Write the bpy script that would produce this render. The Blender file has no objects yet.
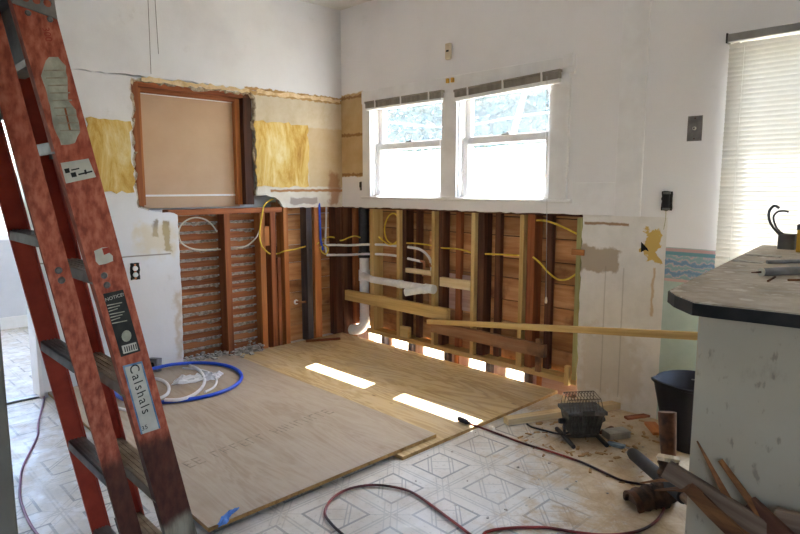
import bpy, bmesh, math, random
from mathutils import Vector, Matrix
from mathutils.geometry import tessellate_polygon
random.seed(7)
S = bpy.context.scene
COL = S.collection

# ------------------------------------------------------------------ camera
F, HZ, VP1, H = 610.0, 187.0, -195.0, 1.25
pitch = math.atan((267 - HZ) / F); fp = math.hypot(F, 267 - HZ)
yaw = math.atan((400 - VP1) / fp)
FH = Vector((-math.cos(yaw), math.sin(yaw), 0)); RT = Vector((FH.y, -FH.x, 0)); UP0 = Vector((0, 0, 1))
FW = FH * math.cos(pitch) - UP0 * math.sin(pitch); UP = UP0 * math.cos(pitch) + FH * math.sin(pitch)
CAM = Vector((4.066, -3.255, H))
cd = bpy.data.cameras.new('camera'); cam = bpy.data.objects.new('camera', cd); COL.objects.link(cam)
cd.sensor_width = 36.0; cd.lens = F / 800 * 36.0; cd.clip_start = 0.05; cd.clip_end = 300
cam.matrix_world = Matrix(((RT.x, UP.x, -FW.x, CAM.x), (RT.y, UP.y, -FW.y, CAM.y), (RT.z, UP.z, -FW.z, CAM.z), (0, 0, 0, 1)))
S.camera = cam

# ------------------------------------------------------------------ world, sun, exposure
SUN_DIR = Vector((0.2, -1.0, -1.65)).normalized()          # way the light travels
w = bpy.data.worlds.new('world'); S.world = w; w.use_nodes = True
nt = w.node_tree; nt.nodes.clear()
sky = nt.nodes.new('ShaderNodeTexSky'); sky.sky_type = 'NISHITA'; sky.sun_disc = False
sky.sun_elevation = math.asin(-SUN_DIR.z); sky.sun_rotation = math.atan2(-SUN_DIR.x, -SUN_DIR.y)
sky.air_density = 1.0; sky.dust_density = 2.0; sky.ozone_density = 1.0
bg = nt.nodes.new('ShaderNodeBackground'); bg.inputs['Strength'].default_value = 1.0
wo = nt.nodes.new('ShaderNodeOutputWorld')
hs = nt.nodes.new('ShaderNodeHueSaturation'); hs.inputs['Saturation'].default_value = 1.0
nt.links.new(sky.outputs[0], hs.inputs['Color']); nt.links.new(hs.outputs[0], bg.inputs['Color']); nt.links.new(bg.outputs[0], wo.inputs['Surface'])
sl = bpy.data.lights.new('sun', 'SUN'); so = bpy.data.objects.new('sun', sl); COL.objects.link(so)
sl.energy = 24.0; sl.angle = math.radians(0.53); sl.color = (1, .985, .96)
so.rotation_euler = SUN_DIR.to_track_quat('-Z', 'Y').to_euler(); so.location = (1, 4, 8)
vs = S.view_settings; vs.view_transform = 'Standard'; vs.look = 'None'; vs.gamma = 1.0; vs.use_curve_mapping = False
vs.exposure = 1.85
try:
    S.cycles.max_bounces = 14; S.cycles.diffuse_bounces = 8; S.cycles.transparent_max_bounces = 16
    S.cycles.sample_clamp_indirect = 8.0
except Exception: pass

# ------------------------------------------------------------------ pixel helpers (direction only; distance comes from a plane)
def ray(u, v): return FW * F + RT * (u - 400) + UP * (267 - v)
def PX(u, v, x=0.0): d = ray(u, v); return CAM + d * ((x - CAM.x) / d.x)
def PY(u, v, y=0.0): d = ray(u, v); return CAM + d * ((y - CAM.y) / d.y)
def PZ(u, v, z=0.0): d = ray(u, v); return CAM + d * ((z - CAM.z) / d.z)

# ------------------------------------------------------------------ material helpers
def hx(s):
    s = s.lstrip('#'); c = [int(s[i:i + 2], 16) / 255 for i in (0, 2, 4)]
    return tuple((x / 12.92 if x <= .04045 else ((x + .055) / 1.055) ** 2.4) for x in c) + (1,)
class N:
    def __init__(s, name):
        s.m = bpy.data.materials.new(name); s.m.use_nodes = True; s.t = s.m.node_tree; s.t.nodes.clear()
        s.out = s.n('ShaderNodeOutputMaterial'); s.tc = s.n('ShaderNodeTexCoord')
        s.obj = s.tc.outputs['Object']; s._xyz = None
    def n(s, t, **k):
        o = s.t.nodes.new(t)
        for a, b in k.items(): setattr(o, a, b)
        return o
    def l(s, a, b): s.t.links.new(a, b)
    def put(s, sock, v):
        if hasattr(v, 'is_output'): s.l(v, sock)
        else: sock.default_value = v
    def math(s, op, a, b=0.0, clamp=False):
        o = s.n('ShaderNodeMath', operation=op, use_clamp=clamp); s.put(o.inputs[0], a); s.put(o.inputs[1], b); return o.outputs[0]
    def xyz(s):
        if not s._xyz: o = s.n('ShaderNodeSeparateXYZ'); s.l(s.obj, o.inputs[0]); s._xyz = o.outputs
        return s._xyz
    def noise(s, scale=5, detail=5, sc=(1, 1, 1), loc=(0, 0, 0), rough=.55, dist=0.0, vec=None):
        mp = s.n('ShaderNodeMapping'); mp.inputs['Scale'].default_value = sc; mp.inputs['Location'].default_value = loc
        s.l(vec or s.obj, mp.inputs[0])
        o = s.n('ShaderNodeTexNoise'); o.inputs['Scale'].default_value = scale; o.inputs['Detail'].default_value = detail
        o.inputs['Roughness'].default_value = rough; o.inputs['Distortion'].default_value = dist
        s.l(mp.outputs[0], o.inputs['Vector']); return o.outputs['Fac']
    def ramp(s, fac, stops):
        o = s.n('ShaderNodeValToRGB'); e = o.color_ramp.elements
        while len(e) < len(stops): e.new(.5)
        for i, (p, c) in enumerate(stops): e[i].position = p; e[i].color = hx(c) if isinstance(c, str) else (c, c, c, 1)
        s.l(fac, o.inputs[0]); return o.outputs[0]
    def mix(s, fac, a, b, mode='MIX'):
        o = s.n('ShaderNodeMix', data_type='RGBA', blend_type=mode); s.put(o.inputs[0], fac)
        s.put(o.inputs[6], hx(a) if isinstance(a, str) else a); s.put(o.inputs[7], hx(b) if isinstance(b, str) else b)
        return o.outputs[2]
    def step(s, x, lo, hi):
        o = s.n('ShaderNodeMapRange', interpolation_type='SMOOTHSTEP'); s.put(o.inputs[0], x)
        o.inputs[1].default_value = lo; o.inputs[2].default_value = hi; return o.outputs[0]
    def box(s, a, b, a0, a1, b0, b1, amp=.02, soft=.006, nz=None):
        "mask of a rectangle with ragged edges in two coordinates"
        nz = nz if nz is not None else s.noise(14, 5)
        k = s.math('MULTIPLY', s.math('SUBTRACT', nz, .5), amp * 4)
        A = s.math('ADD', a, k); B = s.math('SUBTRACT', b, k)
        m = s.step(A, a0 - soft, a0 + soft)
        for x, lo, hi in ((A, a1 + soft, a1 - soft), (B, b0 - soft, b0 + soft), (B, b1 + soft, b1 - soft)):
            m = s.math('MULTIPLY', m, s.step(x, lo, hi) if lo < hi else s.math('SUBTRACT', 1.0, s.step(x, hi, lo)))
        return m
    def jitter(s, col, amt=.25):
        oi = s.n('ShaderNodeObjectInfo'); h = s.n('ShaderNodeHueSaturation')
        mr = s.n('ShaderNodeMapRange'); s.l(oi.outputs['Random'], mr.inputs[0]); mr.inputs[3].default_value = 1 - amt; mr.inputs[4].default_value = 1 + amt
        s.l(mr.outputs[0], h.inputs['Value']); s.l(col, h.inputs['Color']); return h.outputs[0]
    def bsdf(s, col, rough=.7, metal=0.0, bump=None, bd=.004, bs=.6, spec=.5, trans=0.0):
        p = s.n('ShaderNodeBsdfPrincipled'); s.put(p.inputs['Base Color'], hx(col) if isinstance(col, str) else col)
        s.put(p.inputs['Roughness'], rough); p.inputs['Metallic'].default_value = metal; p.inputs['Specular IOR Level'].default_value = spec
        if bump is not None:
            b = s.n('ShaderNodeBump'); b.inputs['Strength'].default_value = bs; b.inputs['Distance'].default_value = bd
            s.l(bump, b.inputs['Height']); s.l(b.outputs[0], p.inputs['Normal'])
        if trans:
            tr = s.n('ShaderNodeBsdfTranslucent'); s.put(tr.inputs[0], hx(col) if isinstance(col, str) else col)
            mx = s.n('ShaderNodeMixShader'); mx.inputs[0].default_value = trans
            s.l(p.outputs[0], mx.inputs[1]); s.l(tr.outputs[0], mx.inputs[2]); s.l(mx.outputs[0], s.out.inputs[0])
        else: s.l(p.outputs[0], s.out.inputs[0])
        return s.m
def plain(name, c1, c2=None, scale=12, rough=.6, metal=0.0, bump=.0015, jit=0.0, sc=(1, 1, 1), spec=.5, lo=.35, hi=.65, trans=0.0):
    n = N(name); f = n.noise(scale, 6, sc); col = n.ramp(f, [(lo, c1), (hi, c2 or c1)])
    if jit: col = n.jitter(col, jit)
    return n.bsdf(col, rough, metal, f, bump, .5, spec, trans)
def wood(name, c, scale=6, rough=.75, jit=.2, bump=.0012, along=.12, dirt=None):
    n = N(name); oi = n.n('ShaderNodeObjectInfo'); cx = n.n('ShaderNodeVectorMath', operation='ADD'); n.l(n.obj, cx.inputs[0])
    cb = n.n('ShaderNodeCombineXYZ'); k = n.math('MULTIPLY', oi.outputs['Random'], 37.0)
    for i in range(3): n.l(k, cb.inputs[i])
    n.l(cb.outputs[0], cx.inputs[1]); v = cx.outputs[0]
    g = n.noise(scale, 8, (along * 1.0, 1.6, 1.6), dist=1.2, vec=v); fine = n.noise(scale * 7, 4, (along * .5, 1.5, 1.5), vec=v)
    f = n.math('ADD', n.math('MULTIPLY', g, .7), n.math('MULTIPLY', fine, .3))
    col = n.ramp(f, [(.32, c[0]), (.48, c[1]), (.66, c[2])])
    if dirt: col = n.mix(n.step(n.noise(3.5, 6, vec=v), .52, .68), col, dirt)
    if jit: col = n.jitter(col, jit)
    return n.bsdf(col, rough, 0, f, bump, .6, .3)

M = {}
M['pine'] = wood('pine_new', ('#b08a50', '#cfae70', '#dfc48c'), jit=.12)
M['pine_pale'] = wood('pine_pale', ('#b99a68', '#d9bf93', '#e8d6b2'), jit=.1)
M['pine_green'] = wood('pine_greenish', ('#8f8a58', '#aba571', '#c4bd8a'), jit=.08)
M['old_red'] = wood('old_redwood', ('#5a2f1c', '#8a4f30', '#a8683f'), jit=.25)
M['old_dark'] = wood('old_dark_wood', ('#38231a', '#583526', '#754c36'), jit=.25)
M['old_orange'] = wood('old_orange_wood', ('#824a26', '#a8683a', '#bd7f4c'), jit=.12)
M['old_grey'] = wood('old_grey_wood', ('#2c2828', '#474144', '#5f5656'), jit=.12)
M['board'] = wood('sheathing', ('#8a5634', '#b07c50', '#c89c70'), scale=5, jit=.24, dirt='#74482e', along=.2)
M['board_dusty'] = wood('sheathing_dusty', ('#a07868', '#c09c8c', '#d0b8ac'), scale=5, jit=.1, dirt='#a89488')
M['weathered'] = wood('weathered_beam', ('#6b4630', '#94694a', '#ab8563'), jit=.05, dirt='#5a4436')
M['lath'] = wood('lath_wood', ('#6a3a22', '#9a5f3c', '#b07a52'), jit=.2)
M['splinter'] = wood('splintered_wood', ('#4a2a16', '#744826', '#966438'), scale=10, jit=.2)
M['chip'] = wood('wood_chip', ('#7d5c3a', '#a8865c', '#c4a67c'), scale=10, jit=.2)
M['grip_wood'] = wood('dusty_wood', ('#4a382c', '#6e5644', '#8a7460'), scale=9, jit=.1)
M['edge_ply'] = wood('plywood_edge', ('#7a5c36', '#a07c4c', '#b8935e'), scale=14, jit=.05)
M['key'] = plain('plaster_key', '#756a60', '#b5aca2', 40, .95, bump=.01)
M['plaster_chip'] = plain('plaster_chip', '#8d8780', '#c9c4bb', 30, .95, bump=.006)
M['brokenplaster'] = plain('broken_plaster', '#6e5844', '#c0b098', 35, .95, bump=.01)
M['trim'] = plain('trim_paint', '#e8e6e6', '#f2f1f1', 7, .5, bump=.0008)
M['sash'] = plain('sash_paint', '#e6e6e8', '#f0f0f2', 9, .45, bump=.0006)
M['ceiling'] = plain('ceiling_paint', '#d6d2cc', '#e2dfda', 3, .9)
M['pvc'] = plain('pvc_white', '#dcdcdc', '#f0f0f0', 20, .35, bump=.0003)
M['pex'] = plain('pex_white', '#d9d9dc', '#e8e8ea', 20, .35, bump=.0002)
M['pexblue'] = plain('pex_blue', '#1440b8', '#1b52d6', 20, .35, bump=.0002)
M['abs'] = plain('abs_black', '#1c1b20', '#2a2930', 20, .45, bump=.0003)
M['copper'] = plain('copper', '#a0603c', '#c88a64', 30, .4, metal=.6)
M['cable_y'] = plain('cable_yellow', '#d2ae24', '#ecce50', 30, .5, bump=.0003)
M['cable_w'] = plain('cable_white', '#cfc7b4', '#e2dccd', 30, .5, bump=.0003)
M['rubber'] = plain('rubber_black', '#1d1c20', '#2e2d32', 30, .7, bump=.0006)
M['bucket'] = plain('bucket_plastic', '#14141a', '#20202a', 9, .6, bump=.0006, spec=.25)
M['steel'] = plain('steel', '#7c7a78', '#9b9996', 30, .4, metal=.8)
M['chrome'] = plain('chrome', '#b8b2a4', '#d8d4c8', 20, .3, metal=.8)
M['alum'] = plain('aluminium', '#6f6c6a', '#96918b', 14, .5, metal=.55, bump=.0008)
M['alum_worn'] = plain('aluminium_worn', '#7d6a55', '#a3937e', 18, .6, metal=.35, bump=.001)
M['grey_plastic'] = plain('grey_plastic', '#6e6e70', '#8a8a8c', 15, .6)
M['lampgrey'] = plain('cast_grey', '#3c3c3e', '#626262', 40, .6, metal=.3, bump=.002)
M['wire'] = plain('guard_wire', '#4a4643', '#6b655f', 40, .5, metal=.6)
M['rust'] = plain('rusty_iron', '#33211a', '#7a5038', 18, .8, metal=.2, bump=.004)
M['rustlump'] = plain('rust_crust', '#231914', '#5c4334', 22, .9, bump=.012)
M['tape'] = plain('blue_tape', '#2e62b4', '#5a92e0', 25, .6)
M['knifeblue'] = plain('blue_plastic', '#3a5f88', '#86a4c0', 25, .5)
M['clear'] = plain('cloudy_plastic', '#7d7f80', '#a5a7a6', 15, .3)
M['yellow'] = plain('yellow_box', '#b98a1c', '#d9a82e', 12, .6)
M['greyblk'] = plain('grey_block', '#4f4d4a', '#6a6763', 15, .7)
M['beige'] = plain('beige_plastic', '#c9b79a', '#d9c9ae', 15, .5)
M['blackplastic'] = plain('black_plastic', '#151515', '#262626', 20, .5)
M['ink'] = plain('ink_black', '#15140f', '#2a2824', 30, .8)
M['paper'] = plain('sticker_paper', '#8f8c7c', '#bdb9a6', 25, .8, bump=.0004)
M['paper2'] = plain('sticker_white', '#bdb8aa', '#d0cbbd', 25, .8, bump=.0004)
M['notice'] = plain('notice_black', '#191815', '#33312b', 30, .6)
M['stamp'] = plain('stamp_ink', '#7c6f60', '#a39582', 45, .9)
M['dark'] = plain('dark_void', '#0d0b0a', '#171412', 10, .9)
M['slat'] = plain('blind_slat', '#d6d3cb', '#e2dfd8', 6, .5, bump=.0002, trans=.04)
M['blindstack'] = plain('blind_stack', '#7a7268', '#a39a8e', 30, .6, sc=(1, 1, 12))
M['blindrail'] = plain('blind_rail', '#e9e7e4', '#f2f0ee', 10, .5)
M['headrail'] = plain('head_rail', '#8a8886', '#a09e9c', 8, .5, metal=.3)
M['string'] = plain('string', '#b8b4ae', '#cac6c0', 20, .8)
M['wirethin'] = plain('thin_wire', '#6f6b68', '#8a8683', 20, .6)
M['siding'] = plain('siding_white', '#dcdcd8', '#ecece8', 4, .8)
M['ground'] = plain('dry_ground', '#b8a98e', '#d6cab0', 3, .95, bump=.02)
M['leaf'] = plain('leaf', '#1d3532', '#3a5854', 2, .7, trans=.1, spec=.2)
M['bark'] = plain('bark', '#6a5c4c', '#8f8271', 9, .9, bump=.02)
M['pole'] = plain('pole', '#c9c4bb', '#dedad2', 6, .8)
M['orange_in'] = plain('fiberglass_inner', '#9a3220', '#b8442e', 14, .55)

def m_glass():
    n = N('window_glass'); t = n.n('ShaderNodeBsdfTransparent'); t.inputs[0].default_value = (.93, .96, .97, 1)
    g = n.n('ShaderNodeBsdfGlossy'); g.inputs['Roughness'].default_value = .03
    mx = n.n('ShaderNodeMixShader'); mx.inputs[0].default_value = .06
    n.l(t.outputs[0], mx.inputs[1]); n.l(g.outputs[0], mx.inputs[2])
    tr = n.n('ShaderNodeBsdfTranslucent'); tr.inputs[0].default_value = (.9, .93, .97, 1); m2 = n.n('ShaderNodeMixShader'); m2.inputs[0].default_value = .035   # film of dust, mixed in to give the outdoor view a hazy veil
    n.l(mx.outputs[0], m2.inputs[1]); n.l(tr.outputs[0], m2.inputs[2]); n.l(m2.outputs[0], n.out.inputs[0]); return n.m
M['glass'] = m_glass()

def m_wall_left():
    n = N('plaster_wall_left'); X, Y, Z = n.xyz()
    big = n.noise(2.2, 6); fine = n.noise(26, 6); mid = n.noise(9, 7, rough=.65)
    col = n.ramp(big, [(.3, '#dcdbdd'), (.5, '#e5e5e7'), (.7, '#eaeaed')])
    # the bared strip between the opening and the corner keeps its old cream paint
    cream = n.ramp(mid, [(.3, '#c4b394'), (.5, '#cdbfa6'), (.7, '#d3c8b4')])
    col = n.mix(n.box(Y, Z, -.83, .4, 1.24, 1.955, .012, .006), col, cream)
    col = n.mix(n.box(Y, Z, -.34, .4, 1.24, 1.72, .012, .01), col, n.ramp(mid, [(.3, '#c2a880'), (.7, '#cbb592')]))
    col = n.mix(n.box(Y, Z, -.83, .4, 1.0, 1.25, .01, .006), col, n.ramp(mid, [(.3, '#cdc2b0'), (.7, '#dcd5c9')]))
    # torn-paper line high up and glue lines
    col = n.mix(n.box(Y, Z, -.9, .4, 1.925, 1.975, .01, .004, n.noise(30, 6)), col, '#b48f5c')
    col = n.mix(n.box(Y, Z, -.7, .4, 1.212, 1.232, .007, .004), col, '#a5784e')
    # rusty stains low by the corner, grey bared plaster by the opening
    col = n.mix(n.math('MULTIPLY', n.box(Y, Z, -.14, -.03, 1.10, 1.36, .03, .02), .8), col, '#9a6b48')
    col = n.mix(n.box(Y, Z, -.52, -.26, 1.115, 1.165, .012, .006), col, '#a5968a')
    # left sheet: water stain and scraped marks
    col = n.mix(n.box(Y, Z, -1.62, -1.58, .92, 1.04, .02, .008), col, '#a0958a')
    col = n.mix(n.box(Y, Z, -1.54, -1.5, .82, 1.02, .02, .008), col, '#978873')
    col = n.mix(n.math('MULTIPLY', n.box(Y, Z, -1.72, -1.47, .80, 1.0, .05, .05), .5), col, '#d8c492')
    col = n.mix(n.math('MULTIPLY', n.box(Y, Z, -1.49, -1.45, .05, .55, .03, .02), .5), col, '#b59a6e')
    col = n.mix(n.box(Y, Z, -2.5, -1.5, .795, .803, .004, .003, n.noise(2.5, 3)), col, '#9c948c')
    dirt = n.step(n.noise(5, 8, rough=.7), .6, .78)
    col = n.mix(n.math('MULTIPLY', dirt, .28), col, '#8f8170')
    return n.bsdf(col, .8, 0, fine, .0025, .5, .3)
M['wall_left'] = m_wall_left()

def m_wall_back():
    n = N('plaster_wall_back'); X, Y, Z = n.xyz()
    big = n.noise(1.7, 6); fine = n.noise(24, 6); mid = n.noise(9, 7, rough=.65); r30 = n.noise(30, 6)
    col = n.ramp(big, [(.3, '#e8e6e7'), (.5, '#efedee'), (.7, '#f1f0f1')])
    # below the cabinet line: whiter old wallboard
    col = n.mix(n.box(X, Z, -.2, 2.73, -1, 1.09, .003, .003), col, n.ramp(mid, [(.3, '#dcd8d2'), (.6, '#e8e4df')]))
    # tan scraped patch and brown glue line right of the hole
    col = n.mix(n.box(X, Z, 2.2, 2.47, .765, .91, .03, .01), col, '#b7a894')
    col = n.mix(n.box(X, Z, 2.25, 2.52, 1.035, 1.05, .006, .004), col, '#a18468')
    col = n.mix(n.math('MULTIPLY', n.box(X, Z, 2.25, 2.62, .05, .42, .1, .05), .45), col, '#c4b49c')
    # peeled yellow plaster patch
    col = n.mix(n.box(X, Z, 2.615, 2.70, .86, 1.02, .035, .004, n.noise(18, 4)), col, '#cfae62')
    col = n.mix(n.math('MULTIPLY', n.box(X, Z, 2.665, 2.68, .55, .82, .012, .004, n.noise(12, 4)), .7), col, '#c2a071')
    for xs in (2.392, 2.50): col = n.mix(n.math('MULTIPLY', n.box(X, Z, xs, xs + .007, .05, .80, .002, .003), .38), col, '#8f8371')
    # pale teal paper with a printed border of waves
    pap = n.box(X, Z, 2.73, 4.4, -1, .935, .0015, .002)
    col = n.mix(pap, col, n.ramp(mid, [(.3, '#a9bcb6'), (.7, '#b9cac4')]))
    wv = n.n('ShaderNodeTexWave', wave_type='BANDS', bands_direction='Z'); wv.inputs['Scale'].default_value = 5.5
    wv.inputs['Distortion'].default_value = 7; wv.inputs['Detail'].default_value = 5; wv.inputs['Detail Scale'].default_value = 2.2; wv.inputs['Detail Roughness'].default_value = .65
    n.l(n.obj, wv.inputs[0])
    bord = n.ramp(wv.outputs['Fac'], [(0, '#7391b0'), (.3, '#8aa4ba'), (.48, '#a8a4b0'), (.6, '#cfb0b0'), (.75, '#9fb2b8'), (1, '#8aa8ac')])
    col = n.mix(n.box(X, Z, 2.73, 4.4, .765, .93, .001, .002), col, bord)
    col = n.mix(n.box(X, Z, 2.73, 4.4, .895, .914, .001, .002), col, '#6d9aa4')
    col = n.mix(n.box(X, Z, 2.73, 4.4, .914, .930, .001, .002), col, '#c9a3a0')
    col = n.mix(n.box(X, Z, 2.73, 4.4, .755, .77, .001, .002), col, '#c9a9a6')
    # tan bared patch between corner and window
    tan = n.box(X, Z, -.2, .285, 1.335, 2.0, .012, .005)
    col = n.mix(tan, col, n.ramp(mid, [(.3, '#c4a270'), (.7, '#d0b488')]))
    for z0 in (1.66, 1.34, 1.96):
        col = n.mix(n.box(X, Z, -.2, .285, z0, z0 + .022, .012, .004, r30), col, '#9a7446')
    dirt = n.step(n.noise(5, 8, rough=.7), .62, .8)
    col = n.mix(n.math('MULTIPLY', dirt, .22), col, '#94887c')
    return n.bsdf(col, .8, 0, fine, .002, .5, .3)
M['wall_back'] = m_wall_back()
M['wall_plain'] = plain('plaster_plain', '#cdc8c2', '#dad6d1', 3, .85)
M['wall_other'] = plain('plaster_other_room', '#c9cbd2', '#d6d8de', 3, .85)
M['near_grey'] = plain('grey_door_paint', '#625c50', '#726b5e', 5, .8)

def m_yellow():
    n = N('dried_glue'); f = n.noise(7, 10, (1, 1, .32), rough=.74, dist=.6); g = n.noise(30, 6, (1, 1, .5))
    col = n.ramp(f, [(.32, '#a06a22'), (.44, '#c89c46'), (.53, '#d8b86c'), (.64, '#e4d29c')])
    return n.bsdf(col, .7, 0, g, .006, .7, .3)
M['glue'] = m_yellow()

def m_panel():
    n = N('tan_hardboard'); f = n.noise(3, 5); g = n.noise(60, 3, (1, .15, 1))
    return n.bsdf(n.ramp(f, [(.3, '#c0a184'), (.7, '#caad90')]), .75, 0, g, .0004, .3, .3)
M['panel'] = m_panel()

def m_ply(name, c, tone, wav=.16):
    n = N(name); g = n.noise(2.3, 5, (.22, 1.5, 1), dist=1.6)
    s = n.math('SINE', n.math('MULTIPLY', g, 70.0)); fine = n.noise(50, 4, (.06, 1, 1))
    f = n.math('ADD', n.math('MULTIPLY', s, wav), n.math('ADD', n.math('MULTIPLY', g, .6), n.math('MULTIPLY', fine, .3)))
    col = n.ramp(f, [(.2, c[0]), (.45, c[1]), (.75, c[2])])
    k = n.n('ShaderNodeTexVoronoi'); k.inputs['Scale'].default_value = 2.6; mp = n.n('ShaderNodeMapping'); mp.inputs['Scale'].default_value = (.8, 2, 0)
    n.l(n.obj, mp.inputs[0]); n.l(mp.outputs[0], k.inputs['Vector'])
    col = n.mix(n.math('MULTIPLY', n.math('SUBTRACT', 1.0, n.step(k.outputs['Distance'], .02, .055)), .75), col, '#6a4c2c')
    dust = n.step(n.noise(1.7, 8, rough=.7, loc=(3, 1, 0)), .40, .72)
    col = n.mix(n.math('MULTIPLY', dust, tone), col, '#b3a596')
    return n.bsdf(col, .7, 0, fine, .0008, .5, .35)
M['ply_back'] = m_ply('plywood_fresh', ('#a88a5a', '#c4a878', '#d0b98e'), .45)
M['ply_front'] = m_ply('plywood_dusty', ('#94806a', '#ab9a86', '#b8aa98'), .8, .07)

def m_lino():
    n = N('linoleum'); X, Y, Z = n.xyz(); P = .305
    def cell(c, off):
        o = n.math('ADD', n.math('DIVIDE', c, P), off); return n.math('SUBTRACT', n.math('FRACT', o), .5)
    u = cell(X, 40.018); v = cell(Y, 40.664)
    au = n.math('ABSOLUTE', u); av = n.math('ABSOLUTE', v)
    def line(d, w): return n.math('LESS_THAN', n.math('ABSOLUTE', d), w)
    mx = n.math('MAXIMUM', au, av); L = None
    def add(a, k):
        nonlocal L
        a = n.math('MULTIPLY', a, k); L = a if L is None else n.math('MAXIMUM', L, a)
    add(line(n.math('SUBTRACT', mx, .30), .018), .85)
    add(line(n.math('SUBTRACT', mx, .475), .012), .38)
    ins = n.math('LESS_THAN', mx, .30); outs = n.math('SUBTRACT', 1.0, ins)
    s1 = n.math('SUBTRACT', u, v); s2 = n.math('ADD', u, v)
    for o in (.19, .26, -.19, -.26): add(n.math('MULTIPLY', line(n.math('SUBTRACT', s2, o), .014), ins), .6)
    core = n.math('LESS_THAN', n.math('ABSOLUTE', s2), .19)
    for o in (.17, -.17): add(n.math('MULTIPLY', line(n.math('SUBTRACT', s1, o), .014), n.math('MULTIPLY', ins, core)), .5)
    d2 = n.math('SUBTRACT', n.math('FRACT', n.math('ADD', s2, 9.5)), .5); d1 = n.math('SUBTRACT', n.math('FRACT', n.math('ADD', s1, 9.5)), .5)
    for q in (.0, .12): add(n.math('MULTIPLY', line(n.math('SUBTRACT', n.math('ABSOLUTE', d2), q), .012), outs), .34)
    add(n.math('MULTIPLY', line(d1, .012), outs), .34)
    sp = n.noise(60, 3); big = n.noise(1.5, 8, rough=.65)
    base = n.ramp(n.noise(3, 7), [(.3, '#c3bdb4'), (.6, '#d3cfc9')])
    fade = n.step(n.noise(2.2, 6, loc=(5, 2, 0)), .68, .42)
    col = n.mix(n.math('MULTIPLY', L, n.math('ADD', n.math('MULTIPLY', fade, .45), .5)), base, '#6c7276')
    col = n.mix(n.math('MULTIPLY', n.step(sp, .58, .7), .4), col, '#8f857a')
    # traffic dirt over the whole sheet and the bared brown backing towards the window wall
    dirt = n.step(n.noise(3.2, 9, (1, 1, 1), rough=.72, loc=(1, 7, 0)), .46, .72)
    col = n.mix(n.math('MULTIPLY', dirt, .5), col, '#9a8468')
    k = n.math('ADD', n.math('MULTIPLY', n.math('SUBTRACT', X, 2.30), 1.25), n.math('MULTIPLY', n.math('ADD', Y, .95), 1.0))
    k = n.math('ADD', k, n.math('MULTIPLY', n.math('SUBTRACT', n.noise(5.5, 10, rough=.75), .5), 3.6))
    bare = n.math('MULTIPLY', n.step(k, .1, .75), .85)
    bcol = n.ramp(n.noise(7, 8, (1, 1, 1), rough=.7), [(.25, '#80654a'), (.42, '#a88c64'), (.55, '#bda684'), (.7, '#cfc2ac')])
    m2 = n.math('MULTIPLY', bare, n.step(X, 1.9, 2.2))
    col = n.mix(m2, col, bcol)
    # doorway side: scuffed plaster dust
    dw = n.math('MULTIPLY', n.math('SUBTRACT', 1.0, n.step(X, 1.2, 2.4)), n.step(n.noise(7, 9, rough=.75), .42, .6))
    col = n.mix(n.math('MULTIPLY', dw, .75), col, n.ramp(n.noise(14, 6), [(.35, '#8d8272'), (.6, '#d9dade')]))
    rg = n.ramp(n.noise(8, 6), [(.35, .28), (.7, .6)])
    return n.bsdf(col, rg, 0, n.noise(20, 8), .0012, .5, .45)
M['lino'] = m_lino()

def m_orange(name, burnt):
    n = N(name); X, Y, Z = n.xyz(); f = n.noise(60, 4, (1, 1, .5)); b = n.noise(5, 6, (1, 1, .5))
    col = n.ramp(f, [(.35, '#8e3f2c'), (.5, '#b05a40'), (.65, '#c47258')])
    col = n.mix(n.math('MULTIPLY', n.step(b, .5, .7), .5), col, '#a8381e')
    if burnt:
        z0, z1 = burnt; nz = n.math('MULTIPLY', n.math('SUBTRACT', n.noise(12, 5, (1, 1, .4)), .5), .12); zz = n.math('ADD', Z, nz)
        col = n.mix(n.math('MULTIPLY', n.math('SUBTRACT', 1.0, n.step(zz, z1 - .02, z1 + .03)), .86), col, n.ramp(n.noise(30, 5, (1, 1, .3)), [(.35, '#171110'), (.7, '#4a271c')]))
        if z0 > 0: col = n.mix(n.math('SUBTRACT', 1.0, n.step(zz, z0 - .03, z0 + .02)), col, n.ramp(n.noise(40, 5, (1, 1, .15)), [(.3, '#5f5648'), (.6, '#a39c88')]))
    return n.bsdf(col, .6, 0, f, .0008, .5, .4)
M['orange_a'] = m_orange('fiberglass_orange_near', (.27, .53))
M['orange_b'] = m_orange('fiberglass_orange_rear', (0, .50))

def m_ctop():
    n = N('dusty_laminate'); f = n.noise(6, 8, rough=.7); g = n.noise(18, 6)
    col = n.ramp(f, [(.3, '#8f8271'), (.5, '#b0a28f'), (.7, '#c4b9a9')])
    col = n.mix(n.math('MULTIPLY', n.step(g, .56, .66), .6), col, '#e0dbd2')
    return n.bsdf(col, n.ramp(g, [(.35, .4), (.6, .7)]), 0, g, .002, .5, .3)
M['ctop'] = m_ctop()
M['cedge'] = plain('dark_laminate_edge', '#100e0d', '#2c2724', 14, .6, bump=.004, spec=.25)
def m_cpanel():
    n = N('painted_cabinet_end'); f = n.noise(2, 6); g = n.noise(11, 7, (1, 1, .35), rough=.7)
    col = n.ramp(f, [(.3, '#a3957f'), (.7, '#b2a590')])
    col = n.mix(n.math('MULTIPLY', n.step(g, .58, .70), .3), col, '#76695a')
    col = n.mix(n.math('MULTIPLY', n.step(n.noise(55, 4, (1, 1, .4)), .60, .70), .55), col, '#6b5e50')
    return n.bsdf(col, .65, 0, n.noise(30, 4, (1, 1, .3)), .0015, .5, .35)
M['cpanel'] = m_cpanel()
def m_cord():
    n = N('cord_red_black'); X, Y, Z = n.xyz()
    f = n.noise(3.2, 2); col = n.ramp(f, [(.42, '#2a1414'), (.55, '#8a2420')])
    return n.bsdf(col, .5)
M['cord'] = m_cord()
M['cord_purple'] = plain('cord_purple', '#4a2440', '#8a5070', 4, .5)

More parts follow.
